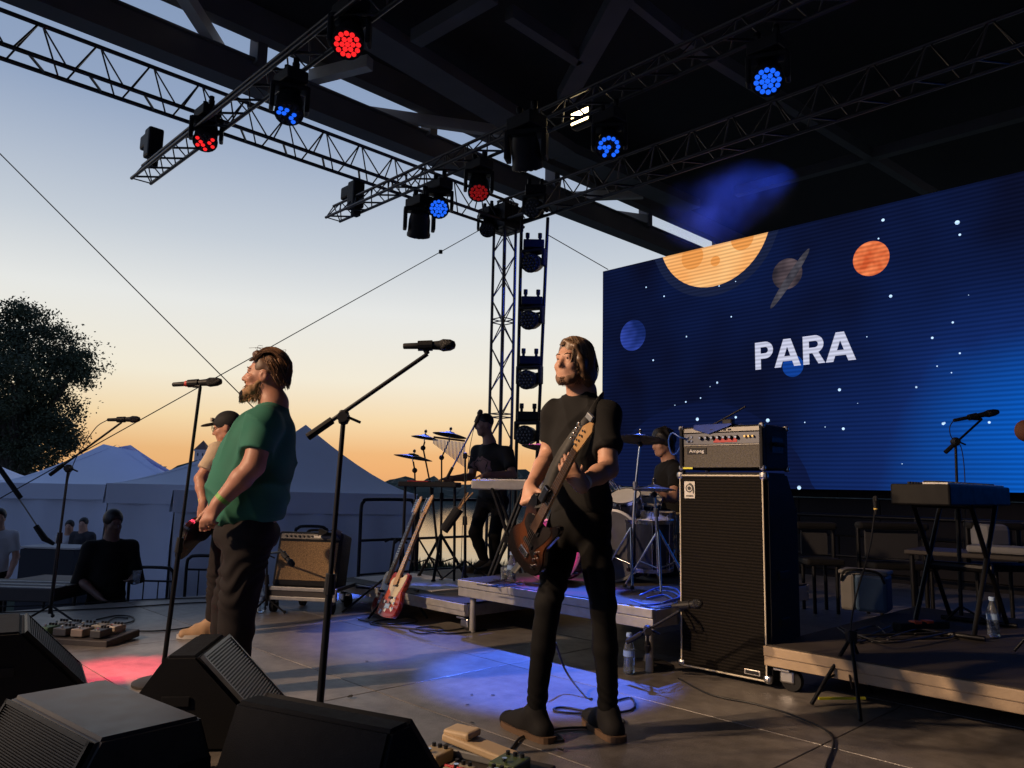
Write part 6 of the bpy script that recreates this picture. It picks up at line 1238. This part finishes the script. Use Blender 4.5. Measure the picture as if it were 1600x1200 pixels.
cr = n.new('ShaderNodeValToRGB'); cr.color_ramp.interpolation = 'CONSTANT'; E_ = cr.color_ramp.elements; E_.new(.5)
for e, (p_, c_) in zip(E_, ((0, (.28, .16, .15)), (.115, (.012, .012, .012)), (.125, (.24, .14, .13)))): e.position = p_; e.color = (*c_, 1)
e = E_.new(.155); e.color = (.012, .012, .012, 1); L(ma.outputs[0], cr.inputs[0]); L(cr.outputs[0], b.inputs['Base Color'])
t, P, hax, o = person('dark short-haired percussionist in black t-shirt with pale print, behind the keyboards', V((Jp['anL'].x, 8.25, .215)), Jp, (-.93, -.35, -.12), .92, [(D(770, 722, 8.27), (.185, .12, .14)), (D(770, 757, 8.27), (.165, .115, .15)), (D(770, 775, 8.26), (.165, .12, .08))], [(D(770, 785, 8.25), (.16, .12, .11))],
     (.05, .042, .03), (.085, .066, .05), .0115, pm_, jeans_k, shoe_k, .72, D(770, 783, 8.26).z, hands=((V((-1, -.1, -.15)), V((0, 0, -1)), V((0, -1, 0)), dict(curl=.3)), (V((-1, -.2, -.1)), V((0, 0, -1)), V((0, 1, 0)), dict(curl=.3))), seed=31, skinm=skin_shaded, fold=.004)
blob_part(t, o, 'hair', hair_dk, Jp['head']-V((.2, .2, .2)), Jp['head']+V((.2, .2, .2)), .008, lambda F: (F.ell(P(0, -.018, .045), (.082*.92, .100*.92, .094*.92), hax, .01), F.ell(P(0, .12, -.02), (.08, .06, .09), hax, .01, True)))
# ---- drummer
Jd = dict(head=D(1035, 692, 6.95), neck=D(1046, 718, 6.97), shR=D(1036, 738, 7.10), shL=D(1058, 738, 6.78), elR=D(1022, 778, 6.9), elL=D(1052, 778, 6.6), wrR=D(985, 778, 6.6), wrL=D(1004, 776, 6.42), hipR=D(1050, 815, 7.05), hipL=D(1062, 815, 6.85), knR=D(1018, 822, 6.75), knL=D(1040, 826, 6.5), anR=D(1022, 890, 6.8), anL=D(1042, 890, 6.58))
for s_ in 'LR': Jd['an'+s_].z = .52; Jd['toe'+s_] = V((Jd['an'+s_].x-.18, Jd['an'+s_].y-.1, .405))
t, P, hax, o = person('drummer in black t-shirt and khaki trousers seated behind the kit', V((Jd['hipL'].x, 6.95, .405)), Jd, (-.9, -.4, -.2), .92, [(D(1048, 745, 6.97), (.18, .12, .13)), (D(1052, 785, 6.97), (.165, .125, .15)), (D(1055, 808, 6.96), (.165, .13, .08))], [(D(1056, 815, 6.96), (.165, .14, .10))],
     (.05, .043, .03), (.088, .072, .06), .011, tshirt_k, mat('khaki', (.36, .29, .16), .85, 0, .12, 12), shoe_k, .66, D(1052, 812, 6.96).z, hands=((V((-1, -.3, .1)), V((0, 0, -1)), V((.2, -1, 0)), dict(curl=.7)), (V((-1, -.3, .1)), V((0, 0, -1)), V((.2, -1, 0)), dict(curl=.7))), seed=41, fold=.005)
blob_part(t, o, 'hair', hair_dk, Jd['head']-V((.25, .25, .25)), Jd['head']+V((.25, .25, .25)), .008, lambda F: (F.ell(P(0, -.022, .045), (.096, .112, .104), hax, .01), F.cap(P(0, -.07, .0), P(0, -.075, -.06), .06, .05, .03), F.ell(P(0, .125, -.02), (.08, .065, .09), hax, .01, True)), hair_fold(.005, 80))
tl_ = thing('drum_stool', 'round black drum stool under the drummer', 'stool', V((Jd['hipL'].x-.02, 6.97, .4)), 0); B().lathe([(.16, .40), (.17, .43), (.165, .47), (.02, .475)], n=20).obj('seat', rubber, tl_); rod('post', (0, 0, 0), (0, 0, .42), .02, chrome, tl_)
for k in range(3): rod('leg', (0, 0, .2), (.2*math.cos(k*2.1), .2*math.sin(k*2.1), .01), .01, chrome, tl_)
# ---- crew man in black and people by the tents
def simple(label, px, py_top, d_, height, f, shirt, hairm, yaw_lat, seed, arms='down', skinm=skin_shaded, sleeve=.72, seated=False, group='people by the tents', trousers=jeans_k):
    top = D(px, py_top, d_); x, y = top.x, d_; gz = -1.0; k = height/1.8; zt = top.z; Z = lambda q: zt-(1.8-q)*k
    la_ = V((math.cos(yaw_lat), math.sin(yaw_lat), 0)); fw_ = V((la_.y, -la_.x, 0)); fw_ = fw_ if fw_.dot(V(f)) > 0 else -fw_; C = lambda l, ff, z: V((x, y, 0))+la_*l*k+fw_*ff*k+V((0, 0, Z(z)))
    J = dict(head=C(0, .02, 1.675), neck=C(0, 0, 1.52), shL=C(.185, 0, 1.44), shR=C(-.185, 0, 1.44), elL=C(.24, -.02, 1.15), elR=C(-.24, -.02, 1.15), wrL=C(.22, .14, .95), wrR=C(-.22, .14, .95), hipL=C(.09, 0, .92), hipR=C(-.09, 0, .92), knL=C(.1, .02, .50), knR=C(-.1, .02, .50), anL=C(.1, 0, .1), anR=C(-.1, 0, .1))
    if arms == 'hold': J['elL'] = C(.25, .02, 1.16); J['wrL'] = C(.17, .26, 1.16); J['wrR'] = C(-.1, .24, 1.02)
    if seated:
        for s_, q in (('L', .1), ('R', -.1)): J['kn'+s_] = C(q, .42, .90); J['an'+s_] = C(q, .42, .50); J['wr'+s_] = C(q*1.2, .3, 1.0)
    for s_ in 'LR': J['toe'+s_] = J['an'+s_]+fw_*.2*k; J['toe'+s_].z = J['an'+s_].z-.1*k
    t, P, hax, o = person(label, V((x, y, gz if not seated else J['anL'].z)), J, f, .92*k, [(C(0, 0, 1.33), (.18*k, .115*k, .16*k)), (C(0, 0, 1.12), (.16*k, .115*k, .17*k)), (C(0, 0, .98), (.165*k, .12*k, .10*k))], [(C(0, 0, .93), (.165*k, .125*k, .11*k))],
        (.05*k, .042*k, .03*k), (.085*k, .066*k, .05*k), .014, shirt, trousers, shoe_k, sleeve, Z(.92), hands=((J['wrL']-J['elL'], -la_, fw_, dict(curl=.5)), (J['wrR']-J['elR'], la_, fw_, dict(curl=.5))), seed=seed, skinm=skinm, group=group)
    blob_part(t, o, 'hair', hairm, J['head']-V((.25, .25, .25)), J['head']+V((.25, .25, .25)), .011, lambda F: (F.ell(P(0, -.018, .045), (.086*k, .104*k, .098*k), hax, .01), F.ell(P(0, .125, -.02), (.085*k, .065*k, .095*k), hax, .01, True)))
    return t, J
crew, Jc = simple('crew man dressed all in black holding a cup beyond the stage edge', 178, 797, 7.6, 1.80, (.75, -.6, -.15), tshirt_k, hair_dk, R(35), 51, 'hold', skinm=mat('skin_crew_shaded', (.16, .09, .065), .6), sleeve=1.25)  # skin colour darkened to stand for the shade he is in
ct = thing('cup', 'clear plastic cup in the hand of the crew man in black', 'cup', Jc['wrL']+V((.07, -.06, .02))); B().lathe([(.028, -.05), (.03, -.045), (.038, .07), (.036, .07), (.028, -.04)], n=14, close=False).obj('cup_wall', glass_clear, ct)
simple('dark-haired person in pale t-shirt seated behind the cloth-covered table', 110, 813, 13.4, 1.5, (.2, -1, 0), mat('tshirt_pale', (.5, .5, .52), .85), hair_dk, R(5), 61, seated=True, skinm=skin)
simple('dark-haired person in dark shirt seated right behind the cloth-covered table', 132, 809, 13.3, 1.5, (.1, -1, 0), mat('shirt_dark', (.03, .03, .035), .85), hair_dk, R(-5), 62, seated=True, skinm=skin)
simple('person in white t-shirt standing at the left edge of the view', 1, 795, 10.2, 1.72, (.6, -.8, 0), mat('tshirt_white', (.6, .6, .62), .85), hair_dk, R(20), 63, skinm=skin)

# ================================================================== STAGE LAMPS
def lamp(name, loc, target, power, color, size, blend=.35, radius=.1, parent=None): return spot(name, loc, target, power, color, size, blend, radius)
fx = thing('lighting_truss', 'front truss with wash lights out of view at the left', 'truss', V((-8.2, 0.4, 5.3)), R(44)); 
for y, z in ((-.12, 0), (.12, 0), (0, .21)): rod('chord', (-1.5, y, z), (3.5, y, z), .022, truss_metal, fx)
for i in range(10): rod('brace', (-1.5+.5*i, -.12, 0), (-1.25+.5*i, 0, .21), .009, truss_metal, fx, 6); rod('brace', (-1.0+.5*i, .12, 0), (-1.25+.5*i, 0, .21), .009, truss_metal, fx, 6)
warm = (1, .68, .42)
for i, (l, tg, pw, sz) in enumerate((((-7.6, .9, 5.0), V((-1.3, 4.5, .95)), 2700, 36), ((-6.2, 2.2, 5.0), V((.35, 3.70, 1.5)), 1750, 19))):
    moving_head(('left' if i == 0 else 'right')+' warm front wash light out of view', V(l)+V((0, 0, .3)), tg, 'warm', 'front wash lights', 1., R(44)); lamp('front_wash', V(l)+(V(tg)-V(l)).normalized()*.3, tg, pw, warm, sz, .7)
bl, rd = (.06, .16, 1), (1, .05, .10)
lamp('blue_beam', on_truss(952, 236, 6.0)+V((0, -.25, -.2)), G(860, 1050), 5000, bl, 17, .3)
lamp('red_beam', on_truss(546, 75, 3.29)+V((0, -.2, -.25)), poolR, 5200, rd, 8.5, .5)
lamp('blue_beam', on_truss(452, 185, 3.29)+V((0, .2, -.25)), poolC+V((.1, .5, 0)), 6000, bl, 11, .4)
lamp('blue_beam', on_truss(686, 340, 6.0)+V((0, -.2, -.25)), poolP, 1400, (.12, .2, 1), 20, .8)
lamp('pink_beam', on_truss(748, 305, 6.05)+V((0, -.2, -.25)), V((D(868, 868, 6.0).x, 6.0, .6)), 900, (1, .12, .6), 9, .4)
lamp('blue_beam', on_truss(1200, 135, 6.0)+V((0, -.25, -.2)), G(1000, 930, .4), 900, (.15, .25, 1), 20, .6)
# stage smoke lit blue above the screen corner
smp = on_truss(1125, 322, 9.7); sm = B().ball((0, 0, 0), 1, 20, (1.25, .7, .62)).obj('stage_smoke', None, None, True); sm.location = smp; sm.rotation_euler = (0, 0, TH); tag(sm, 'patch of stage smoke glowing blue above the screen corner', 'smoke', kind='stuff')
vm = bpy.data.materials.new('smoke'); vm.use_nodes = True; n = vm.node_tree.nodes; L = vm.node_tree.links.new; n.remove(n['Principled BSDF']); pv = n.new('ShaderNodeVolumePrincipled'); pv.inputs['Color'].default_value = (.8, .85, 1, 1); co = n.new('ShaderNodeTexCoord'); ln = n.new('ShaderNodeVectorMath'); ln.operation = 'LENGTH'
vd = n.new('ShaderNodeVectorMath'); vd.operation = 'DIVIDE'; vd.inputs[1].default_value = (1.25, .7, .62); L(co.outputs['Object'], vd.inputs[0]); L(vd.outputs[0], ln.inputs[0]); nz = n.new('ShaderNodeTexNoise'); nz.inputs['Scale'].default_value = 1.6; nz.inputs['Detail'].default_value = 4; L(co.outputs['Object'], nz.inputs['Vector'])
mr_ = n.new('ShaderNodeMapRange'); mr_.inputs['From Min'].default_value = 1; mr_.inputs['From Max'].default_value = .2; mr_.inputs['To Max'].default_value = .5; L(ln.outputs['Value'], mr_.inputs['Value']); mu = n.new('ShaderNodeMath'); mu.operation = 'MULTIPLY'; nr_ = n.new('ShaderNodeMapRange'); nr_.inputs['From Min'].default_value = .42; nr_.inputs['From Max'].default_value = .65; L(nz.outputs['Fac'], nr_.inputs['Value']); L(mr_.outputs[0], mu.inputs[0]); L(nr_.outputs[0], mu.inputs[1]); L(mu.outputs[0], pv.inputs['Density']); L(pv.outputs[0], n['Material Output'].inputs['Volume']); sm.data.materials.clear(); sm.data.materials.append(vm)
lamp('blue_beam', smp+U*1.9+VV*.25+V((0, 0, .75)), smp, 1100, (.03, .10, 1), 34, .7)
for k_ in ('tolex', 'monitor_paint', 'piano_black', 'rubber', 'tshirt_black', 'jeans_black', 'black_plastic', 'trousers_dark', 'bench_grey', 'deck_top', 'back_wall', 'canvas_black'):
    MATS[k_].node_tree.nodes['Principled BSDF'].inputs['Specular IOR Level'].default_value = .22
gm.node_tree.nodes['Principled BSDF'].inputs['Specular IOR Level'].default_value = .1
